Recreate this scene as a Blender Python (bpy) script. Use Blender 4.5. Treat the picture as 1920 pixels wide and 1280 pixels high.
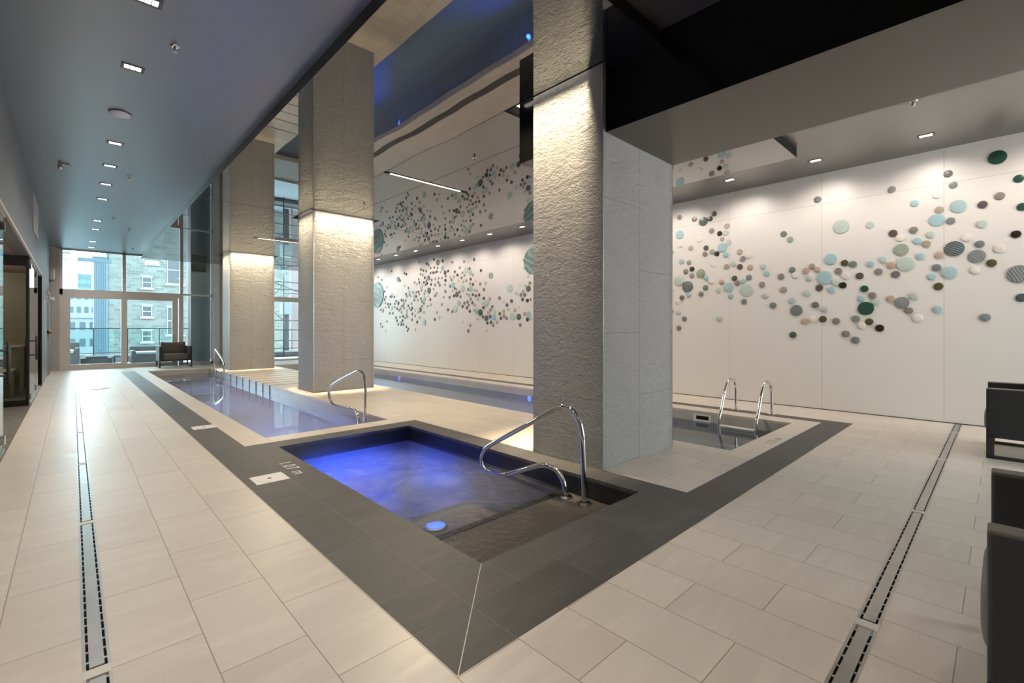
import bpy, bmesh, math, random
from mathutils import Vector, Matrix
random.seed(7)
for o in list(bpy.data.objects): bpy.data.objects.remove(o)
SC = bpy.context.scene
COL = SC.collection
PI = math.pi

# ------------------------------------------------------------------ camera
HC = 1.25
cam = bpy.data.cameras.new('camera'); camo = bpy.data.objects.new('camera', cam); COL.objects.link(camo)
cam.sensor_width = 36; cam.lens = 870/1920*36; cam.shift_y = -24.5/1920
cam.clip_start = .05; cam.clip_end = 500
camo.location = (0, 0, HC); camo.rotation_euler = (PI/2, 0, -math.radians(43.4445))
SC.camera = camo
# ------------------------------------------------------------------ world and exposure
w = bpy.data.worlds.new('overcast_sky'); SC.world = w; w.use_nodes = True
nt = w.node_tree; bg = nt.nodes['Background']
tc = nt.nodes.new('ShaderNodeTexCoord'); sx = nt.nodes.new('ShaderNodeSeparateXYZ'); rp = nt.nodes.new('ShaderNodeValToRGB')
nt.links.new(tc.outputs['Generated'], sx.inputs[0]); nt.links.new(sx.outputs['Z'], rp.inputs[0]); nt.links.new(rp.outputs[0], bg.inputs[0])
rp.color_ramp.elements[0].position = 0; rp.color_ramp.elements[0].color = (.84, .95, 1, 1)
rp.color_ramp.elements[1].position = .6; rp.color_ramp.elements[1].color = (.70, .90, 1, 1)
bg.inputs[1].default_value = 12.0
vs = SC.view_settings; vs.view_transform = 'Standard'; vs.look = 'None'; vs.gamma = 1; vs.use_curve_mapping = False
vs.exposure = 0.2
WARM = (1, .86, .66); NEUT = (1, .93, .84); BLUE = (.02, .10, 1.0)

def lamp(kind, name, loc, energy, color, rot=(0, 0, 0), **kw):
    d = bpy.data.lights.new(name, kind); d.energy = energy; d.color = color
    for k, v in kw.items(): setattr(d, k, v)
    o = bpy.data.objects.new(name, d); o.location = loc; o.rotation_euler = rot; COL.objects.link(o); return o

# ------------------------------------------------------------------ materials
def newmat(name):
    m = bpy.data.materials.new(name); m.use_nodes = True
    return m, m.node_tree, m.node_tree.nodes['Principled BSDF']
def N(nt, t, **kw):
    n = nt.nodes.new(t)
    for k, v in kw.items(): setattr(n, k, v)
    return n
def L(nt, a, b): nt.links.new(a, b)
def ramp(nt, fac, stops):      # piecewise linear colour blend
    out = tuple(stops[0][1])
    for (p0, _), (p1_, c1) in zip(stops, stops[1:]):
        mr = N(nt, 'ShaderNodeMapRange'); mr.inputs[1].default_value = p0; mr.inputs[2].default_value = p1_; L(nt, fac, mr.inputs[0])
        out = mixc(nt, mr.outputs[0], out, tuple(c1))
    return out
def wpos(nt): return N(nt, 'ShaderNodeNewGeometry').outputs['Position']
def comb(nt, x, y, z=None):
    c = N(nt, 'ShaderNodeCombineXYZ'); L(nt, x, c.inputs[0]); L(nt, y, c.inputs[1])
    if z is not None: L(nt, z, c.inputs[2])
    return c.outputs[0]
def mathn(nt, op, a, b=None, c=None):
    m = N(nt, 'ShaderNodeMath', operation=op)
    for i, v in enumerate((a, b, c)):
        if v is None: continue
        if isinstance(v, (int, float)): m.inputs[i].default_value = v
        else: L(nt, v, m.inputs[i])
    return m.outputs[0]
def mixc(nt, fac, a, b, mode='MIX'):
    m = N(nt, 'ShaderNodeMix', data_type='RGBA', blend_type=mode)
    for s, v in ((m.inputs['Factor'], fac), (m.inputs['A'], a), (m.inputs['B'], b)):
        if isinstance(v, (int, float)): s.default_value = v
        elif isinstance(v, tuple): s.default_value = (*v, 1)
        else: L(nt, v, s)
    return m.outputs['Result']
def bump(nt, h, strength, dist, bs, normal=None):
    b = N(nt, 'ShaderNodeBump'); b.inputs['Strength'].default_value = strength; b.inputs['Distance'].default_value = dist
    L(nt, h, b.inputs['Height'])
    if normal is not None: L(nt, normal, b.inputs['Normal'])
    if bs is not None: L(nt, b.outputs[0], bs.inputs['Normal'])
    return b.outputs[0]
def noise(nt, vec, scale, detail=4, rough=.55, dist=0):
    n = N(nt, 'ShaderNodeTexNoise'); n.inputs['Scale'].default_value = scale; n.inputs['Detail'].default_value = detail
    n.inputs['Roughness'].default_value = rough; n.inputs['Distortion'].default_value = dist
    if vec is not None: L(nt, vec, n.inputs['Vector'])
    return n.outputs['Fac']
def vscale(nt, vec, s):
    m = N(nt, 'ShaderNodeVectorMath', operation='MULTIPLY'); L(nt, vec, m.inputs[0]); m.inputs[1].default_value = s; return m.outputs[0]
def simple(name, col, rough=.5, metal=0, spec=.5, emit=None, estr=0, nz=0, nscale=20):
    m, nt, b = newmat(name)
    b.inputs['Base Color'].default_value = (*col, 1); b.inputs['Roughness'].default_value = rough
    b.inputs['Metallic'].default_value = metal; b.inputs['Specular IOR Level'].default_value = spec
    if emit: b.inputs['Emission Color'].default_value = (*emit, 1); b.inputs['Emission Strength'].default_value = estr
    f = noise(nt, wpos(nt), nscale)
    L(nt, mixc(nt, f, tuple(c*(1-nz) for c in col), tuple(min(1, c*(1+nz)) for c in col)), b.inputs['Base Color'])
    return m
def brick(nt, vec, bw, rh, mort, off=.5, c1=(.5,)*3, c2=(.6,)*3, cm=(.2,)*3, smooth=.1):
    t = N(nt, 'ShaderNodeTexBrick'); t.offset = off; t.offset_frequency = 2; t.squash = 1
    t.inputs['Scale'].default_value = 1; t.inputs['Mortar Size'].default_value = mort; t.inputs['Mortar Smooth'].default_value = smooth
    t.inputs['Bias'].default_value = 0; t.inputs['Brick Width'].default_value = bw; t.inputs['Row Height'].default_value = rh
    t.inputs['Color1'].default_value = (*c1, 1); t.inputs['Color2'].default_value = (*c2, 1); t.inputs['Mortar'].default_value = (*cm, 1)
    L(nt, vec, t.inputs['Vector']); return t
TW, TH = .6094, .3056
def tile_mat(name, c1, c2, cm, vein, veinc, swap=False, off=.5, u0=1.034, v0=1.306, rough=.42, mort=.0022, speck=.06, dark_=False):
    m, nt, b = newmat(name)
    p = wpos(nt); s = N(nt, 'ShaderNodeSeparateXYZ'); L(nt, p, s.inputs[0])
    a, c = (s.outputs['Y'], s.outputs['X']) if not swap else (s.outputs['X'], s.outputs['Y'])
    v = comb(nt, mathn(nt, 'ADD', a, TW*100 - u0), mathn(nt, 'ADD', c, TH*101 - v0))
    t = brick(nt, v, TW, TH, mort, off, c1, c2, cm)
    # soft diagonal stone veining that changes from tile to tile
    tint = N(nt, 'ShaderNodeSeparateColor'); L(nt, t.outputs['Color'], tint.inputs[0])
    pv = N(nt, 'ShaderNodeMapping'); pv.inputs['Rotation'].default_value = (0, 0, .65); pv.inputs['Scale'].default_value = (1.2, 7, 1); L(nt, p, pv.inputs[0])
    shift = N(nt, 'ShaderNodeVectorMath', operation='ADD'); L(nt, pv.outputs[0], shift.inputs[0])
    L(nt, comb(nt, mathn(nt, 'MULTIPLY', tint.outputs[0], 90.), mathn(nt, 'MULTIPLY', tint.outputs[1], 77.)), shift.inputs[1])
    n1 = noise(nt, shift.outputs[0], 1.4, 5, .6, .6)
    n2 = noise(nt, p, 130, 2, .6)
    vn = ramp(nt, n1, [(.36, (0, 0, 0)), (.5, (.25,)*3), (.64, (1, 1, 1))])
    col = mixc(nt, mathn(nt, 'MULTIPLY', vn, vein), t.outputs['Color'], veinc)
    # thin hairline veins
    wv = noise(nt, shift.outputs[0], .9, 3, .5, 1.5)
    hl = ramp(nt, mathn(nt, 'ABSOLUTE', mathn(nt, 'SUBTRACT', wv, .5)), [(0, (1, 1, 1)), (.004, (0, 0, 0))])
    if dark_: col = mixc(nt, mathn(nt, 'MULTIPLY', hl, vein*.8), col, veinc)
    col = mixc(nt, mathn(nt, 'MULTIPLY', mathn(nt, 'SUBTRACT', n2, .5), speck*4), col, (0, 0, 0))
    col = mixc(nt, t.outputs['Fac'], col, cm)
    L(nt, col, b.inputs['Base Color'])
    L(nt, ramp(nt, n1, [(.3, (rough-.03,)*3), (.7, (rough+.08,)*3)]), b.inputs['Roughness'])
    h = mathn(nt, 'SUBTRACT', mathn(nt, 'MULTIPLY', n2, .15), t.outputs['Fac'])
    bump(nt, h, .35, .004, b)
    return m

M = {}
M['beige'] = tile_mat('beige_porcelain_tile', (.56, .49, .425), (.62, .55, .48), (.30, .24, .19), .35, (.74, .66, .58), rough=.32)
M['dark'] = tile_mat('charcoal_stone_tile', (.052, .048, .046), (.068, .063, .060), (.13, .115, .10), .35, (.15, .145, .14), rough=.5, speck=.12, dark_=True)
M['dark_arm'] = tile_mat('charcoal_stone_tile_crosswise', (.052, .048, .046), (.068, .063, .060), (.13, .115, .10), .35, (.15, .145, .14), swap=True, off=0, u0=1.306, v0=1.344, rough=.5, speck=.12, dark_=True)

# pillar cladding, split-face relief in 0.6 x 1.2 m slabs
def stone_mat():
    m, nt, b = newmat('rippled_grey_stone')
    p = wpos(nt); s = N(nt, 'ShaderNodeSeparateXYZ'); L(nt, p, s.inputs[0])
    h = mathn(nt, 'ADD', s.outputs['X'], s.outputs['Y'])
    g = N(nt, 'ShaderNodeNewGeometry'); gs = N(nt, 'ShaderNodeSeparateXYZ'); L(nt, g.outputs['True Normal'], gs.inputs[0])
    isx = mathn(nt, 'GREATER_THAN', mathn(nt, 'ABSOLUTE', gs.outputs['X']), .5)
    # across coordinate: Y on the faces looking along X, X on the others
    u = mathn(nt, 'ADD', mathn(nt, 'MULTIPLY', isx, mathn(nt, 'SUBTRACT', s.outputs['Y'], 2.835 - .425*40)), mathn(nt, 'MULTIPLY', mathn(nt, 'SUBTRACT', 1., isx), mathn(nt, 'MULTIPLY', mathn(nt, 'SUBTRACT', s.outputs['X'], 3.38 - .6*40), .425/.6)))
    t = brick(nt, comb(nt, mathn(nt, 'ADD', s.outputs['Z'], 12 + .59), u), 1.2, .425, .0016, .5, (.30, .292, .282), (.325, .317, .307), (.13, .125, .12))
    st = N(nt, 'ShaderNodeMapping'); st.inputs['Rotation'].default_value = (.25, -.25, 0); st.inputs['Scale'].default_value = (1, 1, 2.1); L(nt, p, st.inputs[0])
    n1 = noise(nt, st.outputs[0], 15, 7, .62, 1.4)
    n2 = noise(nt, p, 1.7, 4, .6, .6)
    n3 = noise(nt, st.outputs[0], 4.5, 3, .5, .8)
    cl = mixc(nt, n2, t.outputs['Color'], (.40, .39, .375))
    n4 = noise(nt, vscale(nt, p, (3, 3, .5)), 1.5, 5, .7, 1.2)
    cl = mixc(nt, mathn(nt, 'MULTIPLY', n4, .35), cl, (.26, .26, .26))
    L(nt, mixc(nt, t.outputs['Fac'], cl, (.13, .125, .12)), b.inputs['Base Color'])
    b.inputs['Roughness'].default_value = .62
    hh = mathn(nt, 'SUBTRACT', mathn(nt, 'ADD', mathn(nt, 'MULTIPLY', n1, .8), mathn(nt, 'MULTIPLY', n3, .8)), t.outputs['Fac'])
    bump(nt, hh, .85, .03, b)
    return m
M['stone'] = stone_mat()

# stretched satin ceiling, blue daylight and warm wall light put into its two colours
def satin(name, ca, cb):
    m, nt, b = newmat(name)
    n = noise(nt, vscale(nt, wpos(nt), (.6, 6, 1)), 1.6, 5, .6)
    L(nt, mixc(nt, n, ca, cb), b.inputs['Base Color'])
    L(nt, ramp(nt, n, [(.3, (.285,)*3), (.7, (.34,)*3)]), b.inputs['Roughness'])
    b.inputs['Specular IOR Level'].default_value = 1.0; b.inputs['IOR'].default_value = 1.8
    return m
M['satin'] = satin('satin_ceiling_daylight_tint', (.095, .135, .175), (.13, .175, .22))
M['satin_right'] = satin('satin_ceiling_warm_light_tint', (.072, .064, .058), (.09, .08, .072))
def mirror():
    m, nt, b = newmat('high_gloss_stretch_ceiling')
    b.inputs['Base Color'].default_value = (.012, .012, .013, 1); b.inputs['Roughness'].default_value = .015
    b.inputs['IOR'].default_value = 3.2; b.inputs['Specular IOR Level'].default_value = .5
    p = wpos(nt)
    n = noise(nt, vscale(nt, p, (.5, 1.1, 1)), .8, 1, .4)
    bump(nt, n, .06, .06, b)
    return m
M['mirror'] = mirror()
M['gloss_black'] = simple('gloss_black_fascia', (.006, .006, .006), .16, spec=.45)
M['fascia'] = simple('satin_black_fascia', (.012, .012, .014), .12, spec=.6)
M['matte_black'] = simple('matte_black', (.008, .008, .008), .6, spec=.2)
M['soffit'] = simple('taupe_painted_soffit', (.105, .090, .078), .32, spec=.5, nz=.05, nscale=3)
def wallm():
    m, nt, b = newmat('cream_wall_panels')
    s = N(nt, 'ShaderNodeSeparateXYZ'); L(nt, wpos(nt), s.inputs[0])
    t = brick(nt, comb(nt, mathn(nt, 'ADD', s.outputs['Y'], 1.384*20 - .529), mathn(nt, 'ADD', s.outputs['Z'], 3.17*3 - 3.17)), 1.384, 3.17, .0025, 0, (.70, .66, .625), (.71, .67, .635), (.42, .385, .35))
    L(nt, t.outputs['Color'], b.inputs['Base Color']); b.inputs['Roughness'].default_value = .38
    bump(nt, mathn(nt, 'SUBTRACT', 0., t.outputs['Fac']), .5, .004, b)
    return m
M['cream'] = wallm()
def leftwall():
    m, nt, b = newmat('grey_timber_panel')
    p = wpos(nt)
    n = noise(nt, vscale(nt, p, (20, 20, .6)), 3, 6, .6, .3)
    L(nt, mixc(nt, n, (.12, .127, .135), (.185, .192, .20)), b.inputs['Base Color']); b.inputs['Roughness'].default_value = .42
    return m
M['greywood'] = leftwall()
M['plaster'] = simple('warm_grey_plaster', (.42, .385, .35), .55, nz=.05)
M['backwall'] = simple('pale_plaster', (.55, .52, .48), .6)
M['jamb'] = simple('pale_jamb', (.78, .85, .90), .45)
def chrome():
    m, nt, b = newmat('polished_stainless_steel')
    b.inputs['Metallic'].default_value = 1; b.inputs['Roughness'].default_value = .09; b.inputs['Base Color'].default_value = (.72, .71, .70, 1)
    L(nt, ramp(nt, noise(nt, wpos(nt), 60), [(.3, (.06,)*3), (.7, (.13,)*3)]), b.inputs['Roughness'])
    return m
M['chrome'] = chrome()
def brushed():
    m, nt, b = newmat('brushed_steel')
    p = wpos(nt); n = noise(nt, p, 5, 5, .65, 1)
    b.inputs['Metallic'].default_value = 1
    L(nt, mixc(nt, n, (.42, .41, .40), (.62, .60, .57)), b.inputs['Base Color'])
    L(nt, ramp(nt, n, [(.3, (.285,)*3), (.7, (.40,)*3)]), b.inputs['Roughness'])
    return m
M['steel'] = brushed()
M['alu'] = simple('window_aluminium', (.62, .58, .55), .4, metal=.2)
def tilewall(name, c1, c2, cm, bw, rh, rough=.3):
    m, nt, b = newmat(name)
    p = wpos(nt); s = N(nt, 'ShaderNodeSeparateXYZ'); L(nt, p, s.inputs[0])
    t = brick(nt, comb(nt, mathn(nt, 'ADD', mathn(nt, 'ADD', s.outputs['X'], s.outputs['Y']), 60.), mathn(nt, 'ADD', s.outputs['Z'], 30.)), bw, rh, .002, .5, c1, c2, cm)
    n = noise(nt, p, 6, 4)
    L(nt, mixc(nt, mathn(nt, 'MULTIPLY', n, .3), t.outputs['Color'], tuple(c*.8 for c in c1)), b.inputs['Base Color'])
    b.inputs['Roughness'].default_value = rough
    return m
M['pooltile'] = tilewall('grey_pool_wall_tile', (.46, .44, .42), (.50, .48, .46), (.32, .31, .3), .61, .31)
M['lapfloor'] = simple('blue_grey_pool_plaster', (.50, .57, .61), .6, nz=.05, nscale=3)
M['poolfloor'] = simple('pale_pool_plaster', (.86, .865, .87), .6, nz=.05, nscale=3)
M['tubtile'] = tilewall('black_slate_tub_tile', (.014, .014, .016), (.018, .018, .020), (.04, .04, .04), .61, .31, .35)
M['tublining'] = simple('lightened_tub_lining', (.20, .21, .23), .5, nz=.1, nscale=4)  # underwater tile lightened, glow of scattered blue light put into its colour
M['ledge'] = simple('grey_brown_tub_ledge', (.17, .145, .125), .5, nz=.12, nscale=4)
M['nosing'] = simple('black_step_nosing', (.012, .012, .012), .5)
M['groove'] = simple('dark_joint_strip', (.075, .062, .05), .6)
M['grout'] = simple('light_grout', (.62, .58, .52), .6)
# glass
def glass(name, tint, rough=0, ior=1.5, edge=None):
    m = bpy.data.materials.new(name); m.use_nodes = True; nt = m.node_tree; nt.nodes.clear()
    o = N(nt, 'ShaderNodeOutputMaterial'); mx = N(nt, 'ShaderNodeMixShader'); tr = N(nt, 'ShaderNodeBsdfTransparent'); gl = N(nt, 'ShaderNodeBsdfGlossy'); fr = N(nt, 'ShaderNodeFresnel')
    fr.inputs[0].default_value = ior; gl.inputs['Roughness'].default_value = rough; tr.inputs[0].default_value = (*tint, 1)
    L(nt, fr.outputs[0], mx.inputs[0]); L(nt, tr.outputs[0], mx.inputs[1]); L(nt, gl.outputs[0], mx.inputs[2]); L(nt, mx.outputs[0], o.inputs[0])
    return m
M['glass'] = glass('window_glass', (.88, .96, .97))
M['rearglass'] = glass('added_rear_glass', (.97, .93, .90))  # warm-tinted pane of the added rear window, tempering its sky light
M['doorglass'] = glass('tempered_door_glass', (.80, .86, .84))
M['railglass'] = glass('railing_glass', (.86, .96, .96))
def water(name, tint, bscale, bstr, foam=None, bend=0):
    m = bpy.data.materials.new(name); m.use_nodes = True; nt = m.node_tree; nt.nodes.clear()
    o = N(nt, 'ShaderNodeOutputMaterial'); mx = N(nt, 'ShaderNodeMixShader'); tr = N(nt, 'ShaderNodeBsdfTransparent'); gl = N(nt, 'ShaderNodeBsdfGlossy'); fr = N(nt, 'ShaderNodeFresnel')
    fr.inputs[0].default_value = 1.33; gl.inputs['Roughness'].default_value = .03; tr.inputs[0].default_value = (*tint, 1)
    p = wpos(nt)
    n = noise(nt, p, bscale, 3, .5, .5)
    nb = bump(nt, n, bstr, .02, None)
    L(nt, nb, gl.inputs['Normal']); L(nt, nb, fr.inputs['Normal'])
    base = tr.outputs[0]
    if bend:
        rf = N(nt, 'ShaderNodeBsdfRefraction'); rf.inputs['IOR'].default_value = 1.33; rf.inputs['Roughness'].default_value = 0; rf.inputs[0].default_value = (*tint, 1); L(nt, nb, rf.inputs['Normal'])
        m3 = N(nt, 'ShaderNodeMixShader'); m3.inputs[0].default_value = bend; L(nt, base, m3.inputs[1]); L(nt, rf.outputs[0], m3.inputs[2]); base = m3.outputs[0]
    if foam:
        df = N(nt, 'ShaderNodeBsdfDiffuse'); tl = N(nt, 'ShaderNodeBsdfTranslucent'); ad = N(nt, 'ShaderNodeAddShader')
        df.inputs[0].default_value = (.30, .31, .28, 1); tl.inputs[0].default_value = (.62, .66, .70, 1)
        L(nt, df.outputs[0], ad.inputs[0]); L(nt, tl.outputs[0], ad.inputs[1])
        s = N(nt, 'ShaderNodeSeparateXYZ'); L(nt, p, s.inputs[0])
        f1 = noise(nt, vscale(nt, p, (1, 1, 1)), 1.5, 6, .55, 1.2)
        f2 = ramp(nt, f1, [(.30, (.30,)*3), (.55, (.55,)*3), (.72, (.85,)*3)])
        # the jets churn the deep part; the shallow ledge by the rail stays clear
        deep = N(nt, 'ShaderNodeMapRange'); deep.inputs[1].default_value = 2.6; deep.inputs[2].default_value = 3.1; L(nt, s.outputs['Y'], deep.inputs[0])
        back = N(nt, 'ShaderNodeMapRange'); back.inputs[1].default_value = 4.1; back.inputs[2].default_value = 5.1; back.inputs[3].default_value = 1; back.inputs[4].default_value = .10; L(nt, s.outputs['Y'], back.inputs[0])
        side = N(nt, 'ShaderNodeMapRange'); side.inputs[1].default_value = 2.5; side.inputs[2].default_value = 3.1; side.inputs[3].default_value = 1; side.inputs[4].default_value = .2; L(nt, s.outputs['X'], side.inputs[0])
        f2 = mathn(nt, 'MULTIPLY', f2, mathn(nt, 'MULTIPLY', back.outputs[0], side.outputs[0]))
        fac = mathn(nt, 'MULTIPLY', f2, mathn(nt, 'ADD', mathn(nt, 'MULTIPLY', deep.outputs[0], .75), .08))
        m2 = N(nt, 'ShaderNodeMixShader'); L(nt, fac, m2.inputs[0]); L(nt, base, m2.inputs[1]); L(nt, ad.outputs[0], m2.inputs[2]); base = m2.outputs[0]
    L(nt, fr.outputs[0], mx.inputs[0]); L(nt, base, mx.inputs[1]); L(nt, gl.outputs[0], mx.inputs[2]); L(nt, mx.outputs[0], o.inputs[0])
    return m
M['water'] = water('still_pool_water', (.90, .95, .97), 5, .035, bend=.6)
M['lapwater'] = water('lap_pool_water', (.80, .91, .95), 5, .03, bend=.6)
M['jetwater'] = water('bubbling_tub_water', (.86, .86, .86), 16, .5, foam=True)
M['led'] = simple('lit_led_lens', (.9, .9, .9), .4, emit=(1, .95, .86), estr=7)
M['strip'] = simple('lit_linear_diffuser', (.9, .9, .9), .4, emit=(1, .93, .78), estr=3.2)
M['blueled'] = simple('lit_blue_pool_lens', (.1, .2, .9), .4, emit=(.08, .22, 1), estr=5)
M['tubled'] = simple('lit_blue_tub_lens', (.05, .1, .9), .4, emit=(.06, .16, 1), estr=2.2)
M['frame_grey'] = simple('fixture_trim_grey', (.10, .10, .10), .4)
M['white'] = simple('white_plastic', (.75, .75, .73), .4)
M['offwhite'] = simple('white_stone_composite', (.72, .68, .64), .45, nz=.08, nscale=60)
M['lettering'] = simple('white_lettering', (.72, .70, .67), .5)
M['mauve_letter'] = simple('faded_grey_lettering', (.34, .29, .27), .5)
def fabric(name, c, sc=420):
    m, nt, b = newmat(name)
    p = N(nt, 'ShaderNodeTexCoord').outputs['Object']
    w1 = N(nt, 'ShaderNodeTexWave', bands_direction='Z'); w1.inputs['Scale'].default_value = sc/6; L(nt, p, w1.inputs[0])
    w2 = N(nt, 'ShaderNodeTexWave', bands_direction='X'); w2.inputs['Scale'].default_value = sc/6; L(nt, p, w2.inputs[0])
    f = mathn(nt, 'MULTIPLY', w1.outputs['Fac'], w2.outputs['Fac'])
    L(nt, mixc(nt, f, tuple(x*.6 for x in c), c), b.inputs['Base Color']); b.inputs['Roughness'].default_value = .8
    b.inputs['Sheen Weight'].default_value = .2
    return m
M['sling'] = fabric('charcoal_woven_sling', (.035, .036, .040))
M['slingedge'] = fabric('taupe_woven_edge', (.13, .115, .09))
M['cushion'] = fabric('grey_brown_cushion', (.15, .135, .115), 260)
M['charmetal'] = simple('charcoal_powder_coated_steel', (.030, .031, .034), .4)
M['orange'] = simple('amber_plastic', (.55, .22, .05), .4)
M['sauna'] = tilewall('brown_wood_look_tile', (.215, .165, .115), (.245, .19, .135), (.12, .09, .07), 1.2, .2, .45)
M['saunalt'] = tilewall('pale_wood_look_tile', (.38, .32, .25), (.42, .35, .28), (.2, .16, .13), 1.2, .2, .45)
M['saunaceil'] = simple('rosy_timber_ceiling', (.36, .24, .19), .5, nz=.15, nscale=6)
def pebble():
    m, nt, b = newmat('pebble_mosaic_floor'); v = N(nt, 'ShaderNodeTexVoronoi'); v.inputs['Scale'].default_value = 28; L(nt, wpos(nt), v.inputs['Vector'])
    L(nt, mixc(nt, v.outputs['Distance'], (.20, .17, .14), (.03, .027, .025)), b.inputs['Base Color']); b.inputs['Roughness'].default_value = .5
    return m
M['pebble'] = pebble()
# outside
def facade(name, c1, c2, cm, bw=.24, rh=.08):
    m, nt, b = newmat(name); p = wpos(nt); s = N(nt, 'ShaderNodeSeparateXYZ'); L(nt, p, s.inputs[0])
    t = brick(nt, comb(nt, mathn(nt, 'ADD', mathn(nt, 'ADD', s.outputs['X'], s.outputs['Y']), 60.), mathn(nt, 'ADD', s.outputs['Z'], 30.)), bw, rh, .012, .5, c1, c2, cm)
    n = noise(nt, vscale(nt, p, (1, 1, 4)), 2.5, 5, .7)
    L(nt, mixc(nt, mathn(nt, 'MULTIPLY', n, .6), t.outputs['Color'], tuple(x*.7 for x in c1)), b.inputs['Base Color']); b.inputs['Roughness'].default_value = .9
    return m
M['brick'] = facade('pale_buff_brick', (.062, .068, .062), (.125, .130, .118), (.14, .15, .145), .55, .19)
M['farwall'] = simple('far_pale_concrete', (.145, .165, .17), .9, nz=.1, nscale=.4)
M['farblue'] = simple('far_blue_glass_tower', (.045, .10, .125), .6)
M['farwin'] = simple('far_window_glass', (.03, .05, .06), .3)
M['ribbed'] = simple('blue_grey_ribbed_metal', (.042, .072, .092), .6)
M['pink'] = simple('pink_painted_column', (.12, .09, .088), .8, nz=.05)
M['paving'] = simple('pale_terrace_paving', (.17, .18, .185), .8, nz=.08, nscale=2)
M['wicker'] = simple('grey_brown_wicker', (.04, .037, .036), .8, nz=.3, nscale=30)
M['sash'] = simple('white_sash_paint', (.20, .21, .21), .6)
M['winglass'] = simple('old_sash_glass', (.03, .035, .04), .25, spec=.3)
M['scaff'] = simple('dark_scaffold_tube', (.012, .013, .015), .6)
M['screen'] = simple('dark_mesh_screen', (.17, .165, .165), .5)
M['heater'] = simple('heater_housing', (.12, .15, .16), .5)
M['louver'] = simple('pale_heater_louver', (.2, .21, .18), .4)
M['vent'] = simple('pale_grille', (.55, .54, .52), .5)
# ceramic glazes
GL = {'A': ('sky-blue', (.34, .50, .53)), 'B': ('pale sea-green', (.46, .54, .49)), 'G': ('sage green', (.27, .33, .23)), 'T': ('taupe', (.235, .21, .185)),
      'K': ('near-black brown', (.030, .018, .016)), 'W': ('ivory', (.74, .67, .60)), 'P': ('peach', (.47, .34, .265)), 'S': ('slate grey', (.17, .19, .19)),
      'D': ('bottle green', (.022, .075, .048)), 'O': ('olive', (.085, .085, .035)), 'M': ('mauve brown', (.105, .082, .080)), 'E': ('dark teal grey', (.075, .10, .10)),
      'N': ('sand', (.36, .31, .23)), 'F': ('deep green', (.10, .20, .17))}
def glaze(key, streak):
    nm, c = GL[key]; m, nt, b = newmat(nm.replace(' ', '_').replace('-', '_') + ('_streaked_glaze' if streak else '_glaze'))
    p = N(nt, 'ShaderNodeTexCoord').outputs['Object']
    n = noise(nt, p, 3, 3)
    col = mixc(nt, n, tuple(x*.85 for x in c), tuple(min(1, x*1.12) for x in c))
    if streak:
        mp = N(nt, 'ShaderNodeMapping'); mp.inputs['Rotation'].default_value = (.6, 0, 0); L(nt, p, mp.inputs[0])
        wv = N(nt, 'ShaderNodeTexWave'); wv.inputs['Scale'].default_value = 1.2 if key != 'F' else .6; wv.inputs['Distortion'].default_value = 1.5 if key != 'F' else 8; wv.inputs['Detail'].default_value = 2; wv.bands_direction = 'Y'; L(nt, mp.outputs[0], wv.inputs[0])
        f = ramp(nt, wv.outputs['Fac'], [(.55, (0, 0, 0)), (.8, (1, 1, 1))])
        col = mixc(nt, mathn(nt, 'MULTIPLY', f, .5), col, tuple(min(1, x*.4 + .32) for x in c))
        bump(nt, f, .5, .01, b)
    L(nt, col, b.inputs['Base Color']); b.inputs['Roughness'].default_value = .28
    return m

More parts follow.
